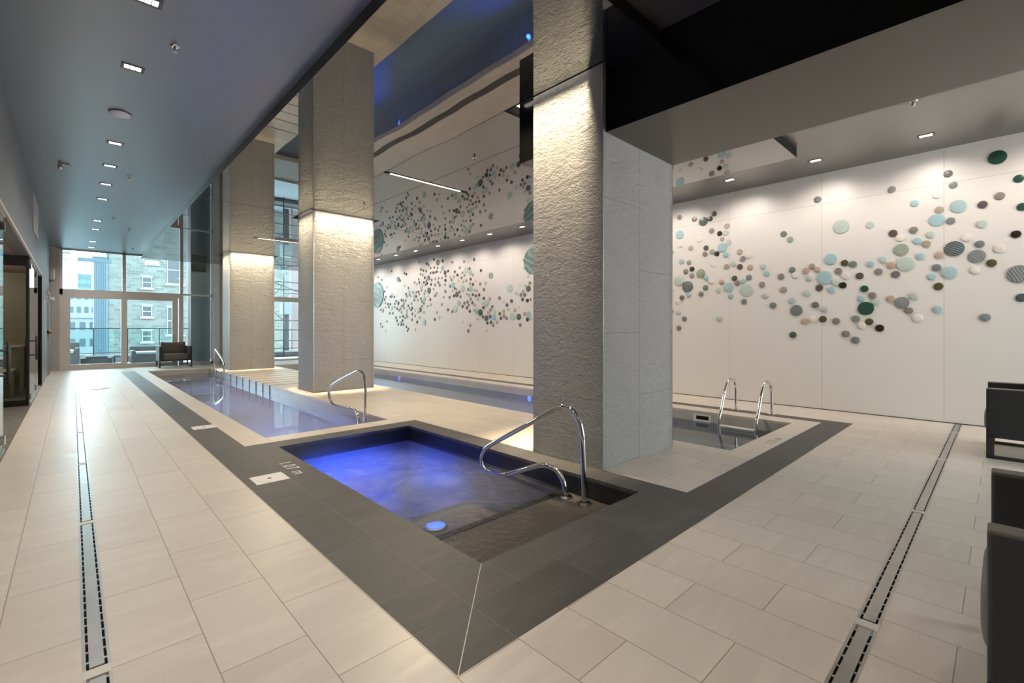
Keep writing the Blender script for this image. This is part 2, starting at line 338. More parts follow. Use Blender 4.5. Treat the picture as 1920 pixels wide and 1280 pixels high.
# ------------------------------------------------------------------ mesh helpers
class MB:
    def __init__(s): s.bm = bmesh.new(); s.smooth = False
    def box(s, x0, x1, y0, y1, z0, z1, bev=0):
        x0, x1 = min(x0, x1), max(x0, x1); y0, y1 = min(y0, y1), max(y0, y1); z0, z1 = min(z0, z1), max(z0, z1)
        t = bmesh.new(); v = [t.verts.new((x, y, z)) for z in (z0, z1) for y in (y0, y1) for x in (x0, x1)]
        for f in ((0, 2, 3, 1), (4, 5, 7, 6), (0, 1, 5, 4), (2, 6, 7, 3), (0, 4, 6, 2), (1, 3, 7, 5)): t.faces.new([v[i] for i in f])
        if bev: bmesh.ops.bevel(t, geom=list(t.edges), offset=bev, segments=2 if bev < .02 else 4, affect='EDGES', profile=.5)
        s.add(t); return s
    def add(s, t, mat=None):
        if mat is not None: bmesh.ops.transform(t, matrix=mat, verts=t.verts)
        me = bpy.data.meshes.new('tmp'); t.to_mesh(me); t.free(); s.bm.from_mesh(me); bpy.data.meshes.remove(me)
    def tube(s, pts, r, n=14, cap=True, closed=False):
        pts = [Vector(p) for p in pts]; rings = []; up = None; m = len(pts)
        for i, p in enumerate(pts):
            a = pts[max(i-1, 0)]; b = pts[min(i+1, m-1)]; t = (b-a).normalized()
            if up is None: up = t.orthogonal().normalized()
            up = (up - t*up.dot(t)).normalized(); q = t.cross(up)
            rings.append([s.bm.verts.new(p + (up*math.cos(2*PI*k/n) + q*math.sin(2*PI*k/n))*r) for k in range(n)])
        for i in range(m-1):
            for k in range(n):
                f = s.bm.faces.new((rings[i][k], rings[i][(k+1) % n], rings[i+1][(k+1) % n], rings[i+1][k])); f.smooth = True
        if cap: s.bm.faces.new(rings[0][::-1]); s.bm.faces.new(rings[-1])
        return s
    def lathe(s, prof, loc=(0, 0, 0), n=32, axis='Z', smooth=True):
        # prof: (radius, height) pairs from bottom to top
        o = Vector(loc); rings = []
        def P(r, h, a):
            c, d = r*math.cos(a), r*math.sin(a)
            return o + (Vector((c, d, h)) if axis == 'Z' else Vector((h, c, d)) if axis == 'X' else Vector((d, h, c)))
        for r, h in prof:
            rings.append([s.bm.verts.new(P(r, h, 0))] if r == 0 else [s.bm.verts.new(P(r, h, 2*PI*k/n)) for k in range(n)])
        for A, B in zip(rings, rings[1:]):
            for k in range(n):
                a, b, c, d = A[k % len(A)], A[(k+1) % len(A)], B[(k+1) % len(B)], B[k % len(B)]
                vs_ = []
                for q in (a, b, c, d):
                    if q not in vs_: vs_.append(q)
                if len(vs_) > 2: f = s.bm.faces.new(vs_); f.smooth = smooth
        if len(rings[0]) > 1: s.bm.faces.new(rings[0][::-1])
        if len(rings[-1]) > 1: s.bm.faces.new(rings[-1])
        return s
    def poly(s, pts, z0, z1):
        a = [s.bm.verts.new((x, y, z0)) for x, y in pts]; b = [s.bm.verts.new((x, y, z1)) for x, y in pts]; n = len(pts)
        s.bm.faces.new(a[::-1]); s.bm.faces.new(b)
        for i in range(n): s.bm.faces.new((a[i], a[(i+1) % n], b[(i+1) % n], b[i]))
        return s
    def slab(s, inc, exc, z0, z1):
        xs = sorted({v for r in inc+exc for v in r[:2]}); ys = sorted({v for r in inc+exc for v in r[2:]})
        def on(i, j):
            if not (0 <= i < len(xs)-1 and 0 <= j < len(ys)-1): return False
            x = (xs[i]+xs[i+1])/2; y = (ys[j]+ys[j+1])/2
            h = lambda R: any(r[0] < x < r[1] and r[2] < y < r[3] for r in R)
            return h(inc) and not h(exc)
        V = {}
        def v(i, j, z):
            if (i, j, z) not in V: V[i, j, z] = s.bm.verts.new((xs[i], ys[j], z))
            return V[i, j, z]
        for i in range(len(xs)-1):
            for j in range(len(ys)-1):
                if not on(i, j): continue
                s.bm.faces.new((v(i, j, z1), v(i+1, j, z1), v(i+1, j+1, z1), v(i, j+1, z1)))
                s.bm.faces.new((v(i, j, z0), v(i, j+1, z0), v(i+1, j+1, z0), v(i+1, j, z0)))
                for di, dj, a, b in ((-1, 0, (i, j+1), (i, j)), (1, 0, (i+1, j), (i+1, j+1)), (0, -1, (i, j), (i+1, j)), (0, 1, (i+1, j+1), (i, j+1))):
                    if not on(i+di, j+dj): s.bm.faces.new((v(*a, z0), v(*b, z0), v(*b, z1), v(*a, z1)))
        return s
    def build(s, name, mat, parent=None, label=None, fix=True):
        if fix: bmesh.ops.recalc_face_normals(s.bm, faces=s.bm.faces)
        me = bpy.data.meshes.new(name); s.bm.to_mesh(me); s.bm.free()
        for m in (mat if isinstance(mat, list) else [mat]): me.materials.append(m)
        o = bpy.data.objects.new(name, me); COL.objects.link(o)
        if parent is not None:
            o.parent = parent
            if parent.get('_w'): o.location = -Vector(parent['_w'])
        if label: o['label'] = label
        return o
def part_w(o, parent):     # sub-part of a mesh part whose data is in world coordinates
    o.parent = parent; o.location = (0, 0, 0); return o
def thing(name, label, cat, loc=(0, 0, 0), rz=0, group=None, world=False):
    o = bpy.data.objects.new(name, None); COL.objects.link(o); o.location = loc; o.rotation_euler = (0, 0, rz); o.empty_display_size = .1
    o['label'] = label; o['category'] = cat
    if group: o['group'] = group
    if world: o['_w'] = loc
    return o
def tag(o, label, cat, group=None, kind=None):
    o['label'] = label; o['category'] = cat
    if group: o['group'] = group
    if kind: o['kind'] = kind
    return o
def struct(o, label=None):
    o['kind'] = 'structure'
    if label: o['label'] = label
    return o
def tree_copy(root, loc, rz=None, label=None):
    r = root.copy(); COL.objects.link(r); r.location = loc
    if rz is not None: r.rotation_euler = (0, 0, rz)
    if label: r['label'] = label
    for ch in list(root.children):
        c = ch.copy(); COL.objects.link(c); c.parent = r
        for g in ch.children:
            d = g.copy(); COL.objects.link(d); d.parent = c
    return r
def B(x0, x1, y0, y1, z0, z1, bev=0): return MB().box(x0, x1, y0, y1, z0, z1, bev)
def smooth_path(P, n=8):
    P = [Vector(p) for p in P]; P = [2*P[0]-P[1]] + P + [2*P[-1]-P[-2]]; out = []
    for i in range(1, len(P)-2):
        a, b, c, d = P[i-1:i+3]
        for k in range(n):
            t = k/n; out.append(.5*((2*b)+(-a+c)*t+(2*a-5*b+4*c-d)*t*t+(-a+3*b-3*c+d)*t**3))
    out.append(P[-2]); return out

# ------------------------------------------------------------------ room shell
XL, XR, YB, YW = -.488, 8.4, -4.0, 19.25
ZC, ZM, ZB = 3.64, 3.53, 2.985
TUB = (1.58, 3.144, 1.906, 5.255); LP = (1.59, 3.144, 5.79, 17.19); LAP = (4.89, 6.90, 1.91, 17.1)
DR_L = (.026, .106, 2.24-1.77*3+.0, 18.35); DR_R = (.65, 8.395, .352, .432)
BAND = [(1.005, 3.40, 1.65, 5.52), (1.005, 1.325, 5.52, 17.5), (7.225, 7.455, 1.344, 17.3)]
ARM = (1.005, 7.455, 1.344, 1.65)
struct(MB().slab([(XL, XR, YB, YW+.05)], [TUB, LP, LAP, ARM, DR_L, DR_R] + BAND, -.03, 0).build('floor', M['beige']))
struct(MB().slab([(1.306, 3.40, 1.65, 5.52), (1.005, 1.306, 1.65, 5.52), BAND[1]], [TUB], -.03, 0).build('trim_1', M['dark']), 'charcoal stone border left of the pools')
struct(MB().slab([ARM], [], -.03, 0).build('trim_2', M['dark_arm']), 'charcoal stone border across the near end of the pools')
struct(MB().slab([BAND[2]], [ARM], -.03, 0).build('trim_3', M['dark']), 'charcoal stone border along the mosaic wall')
# mitre joint running from the tub corner to the outer corner of the border
mt = MB(); a = Vector((1.005, 1.344)); b = Vector((1.58, 1.906)); n_ = (b-a).orthogonal().normalized()*.002
mt.poly([(a+n_).to_tuple(), (a-n_).to_tuple(), (b-n_).to_tuple(), (b+n_).to_tuple()], -.004, .0012)
struct(mt.build('trim_4', M['groove' if 0 else 'grout']), 'thin pale mitre joint in the border corner')
# ground slab below everything except the basins
struct(MB().slab([(XL-3.2, XR+.2, YB-.2, YW+.3)], [(TUB[0]-.06, TUB[1]+.03, TUB[2]-.06, TUB[3]+.06), (LP[0]-.06, LP[1]+.06, LP[2]-.06, LP[3]+.06), (LAP[0]-.06, LAP[1]+.06, LAP[2]-.06, LAP[3]+.06)], -.4, -.07).build('floor', M['matte_black']))
# walls
struct(B(XR, XR+.2, YB-.2, YW+.3, 0, 3.9).build('wall_right', M['cream']), 'cream panelled wall with ceramic disc mural')
m = MB(); m.box(XL-3, 4.2, YB-.2, YB, -.03, 3.9); m.box(8.1, XR+.2, YB-.2, YB, -.03, 3.9); m.box(4.2, 8.1, YB-.2, YB, 3.2, 3.9); m.box(4.2, 8.1, YB-.2, YB, -.03, .4)
struct(m.build('wall_back', M['backwall']))
t = thing('added_window_3', 'added window behind the camera, unseen, lighting the near pillar front', 'window', (6.9, YB, 0), world=True); del t['category']; t['kind'] = 'structure'  # unseen opening added to throw sky light on the near pillar front
m = MB()
for x in (4.2, 6.12, 8.04): m.box(x, x+.06, YB-.12, YB-.04, .4, 3.2)
m.box(4.2, 8.1, YB-.12, YB-.04, .4, .46); m.box(4.2, 8.1, YB-.12, YB-.04, 3.14, 3.2); m.build('window_frame', M['alu'], t)
B(4.26, 8.04, YB-.09, YB-.084, .46, 3.14).build('pane', M['rearglass'], t)
wl = MB(); wl.box(XL-.18, XL, YB, 4.4, 0, ZC); wl.box(XL-.18, XL, 4.4, 14.4, 2.42, ZC); wl.box(XL-.18, XL, 14.4, YW+.3, 0, ZC)
struct(wl.build('wall_left', M['greywood']), 'grey timber panelled wall')
struct(B(XL-.01, XL+.012, 4.4, 14.4, 2.395, 2.43).build('trim_5', M['alu']), 'thin metal trim over the glass doors')
wf = MB(); wf.box(XL-.18, -.28, YW-.02, YW+.3, 0, ZC); wf.box(3.72, 5.2, YW-.02, YW+.3, 0, ZC); wf.box(7.3, XR, YW-.02, YW+.3, 0, ZC)
struct(wf.build('wall_far', M['plaster']), 'plain wall piers between the windows')
struct(B(3.625, 3.80, YW-.10, YW-.021, 0, ZM).build('trim_6', M['jamb']), 'pale blue window jamb')
struct(B(XL-.0, -.36, YW-.12, YW-.021, 0, ZC-.0).build('trim_7', M['plaster']), 'panelled pier left of the sliding doors')
# ceilings
struct(MB().slab([(XL-.18, 1.60, YB-.2, YW+.3)], [], ZC, ZC+.12).build('ceiling', M['satin']), 'satin ceiling over the walkway, blue daylight put into its colour')
struct(MB().slab([(1.60, XR+.2, YB-.2, YW+.3)], [], ZC, ZC+.12).build('ceiling', M['satin_right']), 'satin ceiling beside the mosaic wall, warm light put into its colour')
PX0, PX1 = 3.385, 4.625
PIL = [(2.41, 3.26), (9.14, 9.99), (15.80, 16.65)]
MX0, MX1, MY0, MY1 = 1.585, 7.02, 1.885, YW-.03
holes = [(PX0-.085, PX1+.06, 2.33, 3.58)] + [(PX0-.085, PX1+.085, a-.06, b+.085) for a, b in PIL[1:]]
mir = MB().slab([(MX0, MX1, MY0, MY1)], holes, ZM, ZC-.001)
mo = mir.build('ceiling', [M['mirror'], M['fascia'], M['matte_black']])
for p in mo.data.polygons:
    if abs(p.normal.z) < .5:
        c = p.center; p.material_index = 1 if (abs(c.x-MX0) < .01 or abs(c.y-MY1) < .01) else 2
struct(mo, 'dropped high gloss mirror ceiling')
fr_ = MB()
for h in holes: fr_.slab([(h[0]-.012, h[1]+.012, h[2]-.012, h[3]+.012)], [h], ZM-.004, ZM+.002)
struct(fr_.build('trim_17', M['matte_black']), 'black edge frames around the pillar openings in the mirror ceiling')
for k, (x0, x1, y0, y1) in enumerate([(4.037, 4.043, MY0, 9.14-.06), (4.037, 4.043, 10.08, 15.74), (MX0, PX0-.085, 9.597, 9.603), (PX1+.085, MX1, 9.597, 9.603)]):
    struct(B(x0, x1, y0, y1, ZM-.0012, ZM+.004).build('trim_%d' % (8+k), M['matte_black']), 'dark seam in the mirror ceiling')
# low beam over the near pillar
be = MB(); be.box(3.425, 4.64, YB, 3.50, ZB, ZC-.001); bo = be.build('trim_12', [M['gloss_black'], M['soffit']])
for p in bo.data.polygons:
    if p.normal.z < -.5: p.material_index = 1
    if p.normal.x > .5: p.material_index = 1
struct(bo, 'low black beam running over the near pillar')
# deeper grooves crossing the central island and the pool wall beside it
gr = MB()
for y in (11.05, 11.56, 12.1, 12.66, 13.27, 13.88, 14.5):
    gr.box(3.15, 4.88, y-.022, y+.022, -.004, .0015); gr.box(3.136, 3.1445, y-.022, y+.022, -.5, -.001)
struct(gr.build('trim_13', M['groove']), 'dark joint strips across the island deck')
# thin dark strip at the foot of the mosaic wall
struct(B(XR-.006, XR, YB, 19.2, 0, .012).build('baseboard_right', M['groove']))

# ------------------------------------------------------------------ pillars
names = ['square grey stone pillar nearest the camera, under the black beam', 'square rippled stone pillar standing behind the hot tub, middle of the row', 'square rippled stone pillar farthest back, nearest the windows']
for (y0, y1), lb in zip(PIL, names):
    t = thing('stone_pillar', lb, 'pillar', (PX0, y0, 0), world=True)
    B(PX0, PX1, y0, y1, 0, ZC-.002).build('pillar_shaft', M['stone'], t)
    e = MB()
    for x, y in ((PX0, y0), (PX1, y0)): e.box(x-.004, x+.004, y-.004, y+.004, 0, (ZB-.003 if y0 < 3 else ZM))
    e.build('corner_trim', M['steel'], t, 'thin metal corner trim')
# recessed linear slots washing light down the pillars
def slot(x0, x1, y0, y1, label, energy, rot=(0, 0, 0)):
    t = thing('linear_slot_light', label, 'ceiling light', ((x0+x1)/2, (y0+y1)/2, 3.6), world=True, group='linear lights around the pillars')
    B(x0, x1, y0, y1, 3.612, 3.63).build('light_strip', M['strip'], t)
    B(x0-.008, x1+.008, y0-.008, y1+.008, 3.631, 3.638).build('housing', M['matte_black'], t)
    sx_, sy_ = x1-x0, y1-y0
    lamp('AREA', 'slot_glow', ((x0+x1)/2, (y0+y1)/2, 3.606), energy*.6, (1, .83, .56), rot=rot, shape='RECTANGLE', size=sx_, size_y=sy_, spread=.48)
slot(PX0-.066, PX0-.028, 2.58, 3.5, 'linear slot light along the left face of the near pillar', 16, (0, -.05, 0))
for (y0, y1), w_ in zip(PIL[1:], ('middle', 'far')):
    slot(PX0-.066, PX0-.028, y0+.05, y1-.05, 'linear slot light along the left face of the %s pillar' % w_, 9, (0, -.05, 0))
    slot(PX0+.03, PX1-.03, y0-.048, y0-.018, 'linear slot light along the front face of the %s pillar' % w_, 20, (.05, 0, 0))
    slot(PX1+.025, PX1+.06, y0+.05, y1-.05, 'linear slot light along the right face of the %s pillar' % w_, 9, (0, .05, 0))
    slot(PX0+.03, PX1-.03, y1+.02, y1+.06, 'linear slot light along the back face of the %s pillar' % w_, 12, (-.05, 0, 0))
slot(PX0+.03, PX1-.03, 3.515, 3.55, 'short linear slot light behind the near pillar, at the beam end', 16)

# ------------------------------------------------------------------ pools
def basin(t, R, depth, wall, floor_m, top=-.03):
    x0, x1, y0, y1 = R; k = .05
    MB().slab([(x0-k, x1+k, y0-k, y1+k)], [(x0, x1, y0, y1)], -depth, top).build('basin_wall', wall, t)
    B(x0-k, x1+k, y0-k, y1+k, -depth-.05, -depth).build('basin_floor', floor_m, t)
def surface(t, R, z, mat, name='water'):
    x0, x1, y0, y1 = R; m = MB(); v = [m.bm.verts.new(p) for p in ((x0, y0, z), (x1, y0, z), (x1, y1, z), (x0, y1, z))]; m.bm.faces.new(v)
    return m.build(name, mat, t)
ZWAT = -.155
def blue_light(t, loc, nx, ny, energy, blend=.6, size=2.4, col=BLUE, tilt=-.12):
    m = MB(); ax = 'X' if nx else 'Y'; s_ = nx or ny
    m.lathe([(.075, 0), (.075, .012*s_), (.06, .02*s_)], loc, 24, ax); f = m.build('light_niche', M['steel'], t)
    m = MB(); m.lathe([(.05, .021*s_), (.045, .026*s_), (0, .03*s_)], loc, 24, ax); part_w(m.build('lens', M['blueled']), f)
    d = Vector((nx, ny, tilt)).normalized(); o = lamp('SPOT', 'blue_pool_lamp', Vector(loc)+d*.06, energy, col, spot_size=size, spot_blend=blend, shadow_soft_size=.04)
    o.rotation_euler = d.to_track_quat('-Z', 'Y').to_euler()
# left pool
t = thing('swimming_pool', 'still rectangular pool beyond the hot tub, steps at both ends', 'pool', (LP[0], LP[2], 0), world=True)
basin(t, LP, 1.2, M['pooltile'], M['poolfloor'])
surface(t, (LP[0], LP[1], LP[2], LP[3]), ZWAT, M['water'])
for e_, (ys, sg) in enumerate(((LP[2], 1), (LP[3], -1))):
    for k in range(4):
        z = -.34-.2*k; ya = ys; yb = ys+sg*.31*(k+1)
        if k == 3: yb = ys+sg*1.5
        s_ = B(LP[0], LP[1], ys+sg*.31*k, yb, -1.2, z).build('step', M['poolfloor'], t)
        part_w(B(LP[0]+.02, LP[1]-.02, yb-sg*.10, yb+sg*.004, z, z+.004).build('nosing', M['nosing']), s_)
for y in (7.9, 10.9, 13.9): blue_light(t, (LP[0], y, -.42), 1, 0, 45, size=2.5, col=(.30, .36, 1), tilt=-.25)
# lap pool
t = thing('swimming_pool', 'long lap pool between the pillars and the mosaic wall, with ladder', 'pool', (LAP[0], LAP[2], 0), world=True)
basin(t, LAP, 1.25, M['pooltile'], M['lapfloor'])
surface(t, LAP, ZWAT, M['lapwater'])
for y in (6.74, 12.02): blue_light(t, (LAP[1], y, -.215), -1, 0, 130, size=2.2, tilt=-.2)
sk = MB(); sk.box(LAP[1]-.006, LAP[1], 2.98, 3.25, -.19, -.045); sko = sk.build('skimmer_frame', M['white'], t, 'pale skimmer mouth frame')
part_w(B(LAP[1]-.009, LAP[1]-.005, 3.01, 3.20, -.125, -.07).build('skimmer_mouth', M['matte_black']), sko)
# hot tub
t = thing('hot_tub', 'square sunken hot tub with bubbling blue-lit water', 'hot tub', (TUB[0], TUB[2], 0), world=True)
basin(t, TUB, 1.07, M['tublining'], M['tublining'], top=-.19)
MB().slab([(TUB[0]-.05, TUB[1]+.02, TUB[2]-.05, TUB[3]+.05)], [TUB], -.19, -.03).build('waterline_tile', M['tubtile'], t, 'black slate tile band')
surface(t, TUB, ZWAT, M['jetwater'])
for k, (y0, y1, z) in enumerate(((TUB[2], 2.66, -.175), (2.66, 2.96, -.42), (2.96, 3.98, -.62))):
    s_ = B(TUB[0], TUB[1], y0, y1, -1.07, z).build('step', M['ledge'], t)
    part_w(B(TUB[0]+.01, TUB[1]-.01, y1-.06, y1+.004, z-.03, z+.004).build('nosing', M['nosing']), s_)
m = MB(); m.lathe([(.11, 0), (.11, .012), (.095, .02)], (2.48, 3.66, -.62), 28); f = m.build('light_niche', M['steel'], t)
part_w(MB().lathe([(.09, .018), (.07, .026), (0, .03)], (2.48, 3.66, -.62), 28).build('lens', M['tubled']), f)
o = lamp('SPOT', 'blue_pool_lamp', (2.48, 3.66, -.56), 5, (.08, .2, 1), spot_size=1.5, spot_blend=1, shadow_soft_size=.05); o.rotation_euler = (PI, 0, 0)
blue_light(t, (1.583, 4.6, -.45), 1, 0, 130, size=1.15, tilt=-.35)
blue_light(t, (2.3, 3.985, -.82), 0, 1, 240, size=1.3, tilt=.0)
for x, y in ((1.95, 4.75), (2.75, 4.6)):  # two uplights added under the foam, unseen, to tint water and ceiling blue
    m = MB(); m.lathe([(.075, 0), (.075, .012), (.06, .02)], (x, y, -1.07), 24); f = m.build('light_niche', M['steel'], t)
    part_w(MB().lathe([(.05, .021), (.045, .026), (0, .03)], (x, y, -1.07), 24).build('lens', M['tubled']), f)
    o = lamp('SPOT', 'blue_pool_lamp', (x, y, -1.0), 45, BLUE, spot_size=2.0, spot_blend=1, shadow_soft_size=.05); o.rotation_euler = (PI, 0, 0)

# ------------------------------------------------------------------ stainless rails
def rail(name, x, P, label, flanges=(), r=.0225):
    o = Vector((x, P[0][0], P[0][1]))
    t = thing(name, label, 'handrail', o, world=True)
    m = MB(); m.tube(smooth_path([(x, y, z) for y, z in P]), r, 16); m.build('rail_tube', M['chrome'], t)
    for y, z in flanges:
        MB().lathe([(.062, 0), (.062, .006), (.05, .014), (.03, .02)], (x, y, z), 28).build('base_flange', M['chrome'], t)
R1 = [(2.335, -.175), (2.335, 0), (2.345, .2), (2.352, .36), (2.385, .48), (2.45, .56), (2.535, .59), (2.63, .562), (2.78, .483), (3.0, .362), (3.263, .22), (3.5, .09), (3.585, .03), (3.63, -.04), (3.63, -.11), (3.585, -.165), (3.5, -.187), (3.40, -.18), (3.25, -.14), (3.08, -.071), (2.92, -.005), (2.80, .038), (2.70, .045), (2.615, .022), (2.56, -.04), (2.535, -.11), (2.53, -.175)]
rail('tub_handrail', 3.02, R1, 'looped chrome handrail rising from the hot tub ledge', [(2.335, -.175), (2.53, -.175)])
R2 = [(6.22, -.34), (6.22, -.1), (6.22, .15), (6.22, .40), (6.24, .53), (6.30, .60), (6.40, .633), (6.51, .613), (6.75, .545), (7.03, .462), (7.3, .37), (7.43, .31), (7.5, .25), (7.5, .18), (7.46, .1), (7.38, .05), (7.25, .032), (7.0, .035), (6.8, .045), (6.66, .055), (6.55, .04), (6.46, -.02), (6.42, -.1), (6.41, -.22), (6.41, -.34)]
rail('pool_handrail', 3.02, R2, 'looped chrome handrail at the near steps of the still pool', [(6.22, -.34), (6.41, -.34)])
R3 = [(22.14-y, z) for y, z in R2]
rail('pool_handrail', 3.02, R3, 'looped chrome handrail at the far steps, near the windows', [(15.92, -.34), (15.73, -.34)])
t = thing('pool_ladder', 'chrome ladder with two curved rails at the near end of the lap pool', 'ladder', (7.40, 2.56, 0), world=True)
for y in (2.31, 2.81):
    m = MB(); m.tube(smooth_path([(7.405, y, 0), (7.405, y, .15), (7.40, y, .30), (7.37, y, .40), (7.30, y, .465), (7.22, y, .49), (7.13, y, .475), (7.06, y, .42), (7.0, y, .34), (6.93, y, .21), (6.86, y, .07), (6.80, y, -.03), (6.785, y, -.15), (6.785, y, -.5), (6.785, y, -.95)]), .021, 16)
    s_ = m.build('ladder_rail', M['chrome'], t)
    part_w(MB().lathe([(.06, 0), (.06, .006), (.045, .016), (.03, .022)], (7.405, y, 0), 28).build('base_flange', M['chrome']), s_)
for z in (-.15, -.42, -.70): B(6.745, 6.825, 2.33, 2.79, z-.012, z+.012, .005).build('tread', M['white'], t)

# ------------------------------------------------------------------ drains, lids, lettering
def channel(along_y, a0, a1, c0, c1, bounds, label):
    t = thing('channel_drain', label, 'floor drain', (((c0+c1)/2, a0, 0) if along_y else (a0, (c0+c1)/2, 0)), world=True)
    def bx(m, a, b, c, d, z0, z1): m.box(c, d, a, b, z0, z1) if along_y else m.box(a, b, c, d, z0, z1)
    m = MB(); bx(m, a0, a1, c0, c1, -.028, -.02); m.build('channel_bed', M['matte_black'], t)
    m = MB(); bx(m, a0, a1, c0, c0+.010, -.02, .001); bx(m, a0, a1, c1-.010, c1, -.02, .001); m.build('edge_frame', M['steel'], t)
    for s0, s1 in bounds:
        m = MB(); bx(m, s0+.012, s1-.012, c0+.0185, c1-.0185, -.008, .0006)
        k = s0+.05
        while k < s1-.03: bx(m, k, k+.012, c0+.010, c1-.010, -.008, -.001); k += .075
        m.build('grate_cover', M['steel'], t)
    for s0, s1 in bounds[:-1]:
        m = MB(); bx(m, s1, s1+.055, c0+.001, c1-.001, -.02, .0012); m.build('tile_bridge', M['grout'], t, 'pale tile bridge between covers')
bl = [(2.24+1.785*k-1.73, 2.24+1.785*k) for k in range(-2, 9)]; bl.append((bl[-1][1]+.055, 18.35))
channel(True, DR_L[2], DR_L[3], DR_L[0], DR_L[1], bl, 'long brushed steel channel drain in the walkway left of the pools')
br = [(.66, 2.41), (2.465, 4.165), (4.22, 6.0), (6.055, 7.66), (7.715, 8.39)]
channel(False, DR_R[0], DR_R[1], DR_R[2], DR_R[3], br, 'long brushed steel channel drain running to the mosaic wall')
t = thing('floor_cleanout', 'round brushed steel cover set in the far walkway tiles', 'floor cover', (.42, 12.9, 0), world=True)
MB().lathe([(.15, 0), (.15, .002), (0, .003)], (.42, 12.9, 0), 40).build('cover_plate', M['steel'], t)
MB().lathe([(.165, 0), (.165, .0012), (.151, .0015)], (.42, 12.9, 0), 40).build('rim', M['grout'], t)
for (x0, x1, y0, y1, lb) in ((1.068, 1.318, 4.08, 4.32, 'white square skimmer lid in the dark border beside the hot tub'), (1.085, 1.33, 6.83, 7.06, 'white square skimmer lid in the dark border beside the still pool')):
    t = thing('skimmer_lid', lb, 'pool lid', ((x0+x1)/2, (y0+y1)/2, 0), world=True, group='white skimmer lids in the border')
    B(x0, x1, y0, y1, -.004, .0025, .001).build('lid_plate', M['offwhite'], t)
    m = MB(); m.lathe([(.016, 0), (.016, .0006), (0, .0007)], ((x0+x1)/2, (y0+y1)/2, .0025), 20); m.build('lift_hole', M['matte_black'], t)
    # faint round moulding of embossed writing seen as an arc
    m = MB(); m.tube([((x0+x1)/2+.10*math.cos(a), (y0+y1)/2+.10*math.sin(a), .0027) for a in [PI*1.1+.08*i for i in range(14)]], .0012, 6); m.build('embossed_arc', M['frame_grey'], t)
def lettering(txt, size, loc, rz, mat, label, cat='depth marking'):
    t = thing('depth_marking', label, cat, loc, rz); adv = {'1': .42, '.': .30, '0': .62, '7': .56, '2': .58, ' ': .30, 'm': .95}
    x = -size*sum(adv[k] for k in txt)/2
    for ch in txt:
        if ch != ' ':
            c = bpy.data.curves.new('txt', 'FONT'); c.body = ch; c.size = size; c.extrude = .0006; c.align_x = 'CENTER'
            o = bpy.data.objects.new('txt', c); COL.objects.link(o); bpy.context.view_layer.update()
            me = bpy.data.meshes.new_from_object(o.evaluated_get(bpy.context.evaluated_depsgraph_get())); bpy.data.objects.remove(o)
            me.materials.append(mat); q = bpy.data.objects.new('character', me); COL.objects.link(q); q.parent = t
            q.location = (x+size*adv[ch]/2, -size*.35, 0)
        x += size*adv[ch]
lettering('1.07 m', .15, (1.435, 4.375, .0012), -PI/2, M['lettering'], 'white 1.07 m depth marking on the dark tile left of the hot tub')
lettering('1.22 m', .12, (5.67, 1.755, .0012), 0, M['mauve_letter'], 'faint grey depth marking on the pale coping by the ladder')

# ------------------------------------------------------------------ ceiling fixtures
ORD = ['first', 'second', 'third', 'fourth', 'fifth', 'sixth', 'seventh', 'eighth', 'ninth', 'tenth', 'eleventh', 'twelfth', 'thirteenth', 'fourteenth', 'fifteenth', 'sixteenth']
def downlight_proto():
    t = thing('ceiling_downlight', 'x', 'ceiling light', (0, 0, ZC))
    m = MB(); m.slab([(-.085, .085, -.06, .06)], [(-.068, .068, -.043, .043)], -.006, 0); m.build('trim_frame', M['frame_grey'], t)
    B(-.066, .066, -.041, .041, -.003, -.001).build('baffle', M['matte_black'], t)
    for k in range(3):
        m = MB(); m.box(-.060+.042*k, -.024+.042*k, -.034, .034, -.005, -.002, .001); m.build('lens', M['led'], t)
    return t
dl0 = downlight_proto(); first = [True]
def downlight(x, y, rz, label, group):
    if first[0]: o = dl0; first[0] = False; o.location = (x, y, ZC); o.rotation_euler = (0, 0, rz); o['label'] = label
    else: o = tree_copy(dl0, (x, y, ZC), rz, label)
    o['group'] = group
    return o
LEFTY = [-1.72, -.52, .68, 1.88, 3.08, 4.28, 5.48, 7.87, 9.02, 10.21, 11.42, 13.8, 15.03, 17.2, 18.45]
seen = [y for y in LEFTY if y > 4]
for y in LEFTY:
    if y in seen:
        i = seen.index(y)
        downlight(.40, y, 0, 'small lit downlight in the left ceiling over the walkway, %s from the camera' % ORD[i], 'downlights over the walkway')
    else: downlight(.40, y, 0, 'walkway ceiling downlight out of the picture, %s of those beside and behind the camera' % ORD[LEFTY.index(y)], 'downlights over the walkway')
    lamp('SPOT', 'walkway_beam', (.40, y, ZC-.02), 80, (1, .93, .84), spot_size=2.3, spot_blend=.9, shadow_soft_size=.08)
RIGHTY = [-1.75, -.55, .648, 1.824, 3.012, 4.2, 5.39, 6.58, 7.76, 8.93, 10.08, 11.23, 12.42, 13.63, 14.82, 16.0, 17.2]
seen = [.648, 1.824, 3.012]; seen2 = [7.76, 8.93, 10.08, 11.23, 12.42, 13.63, 14.82]
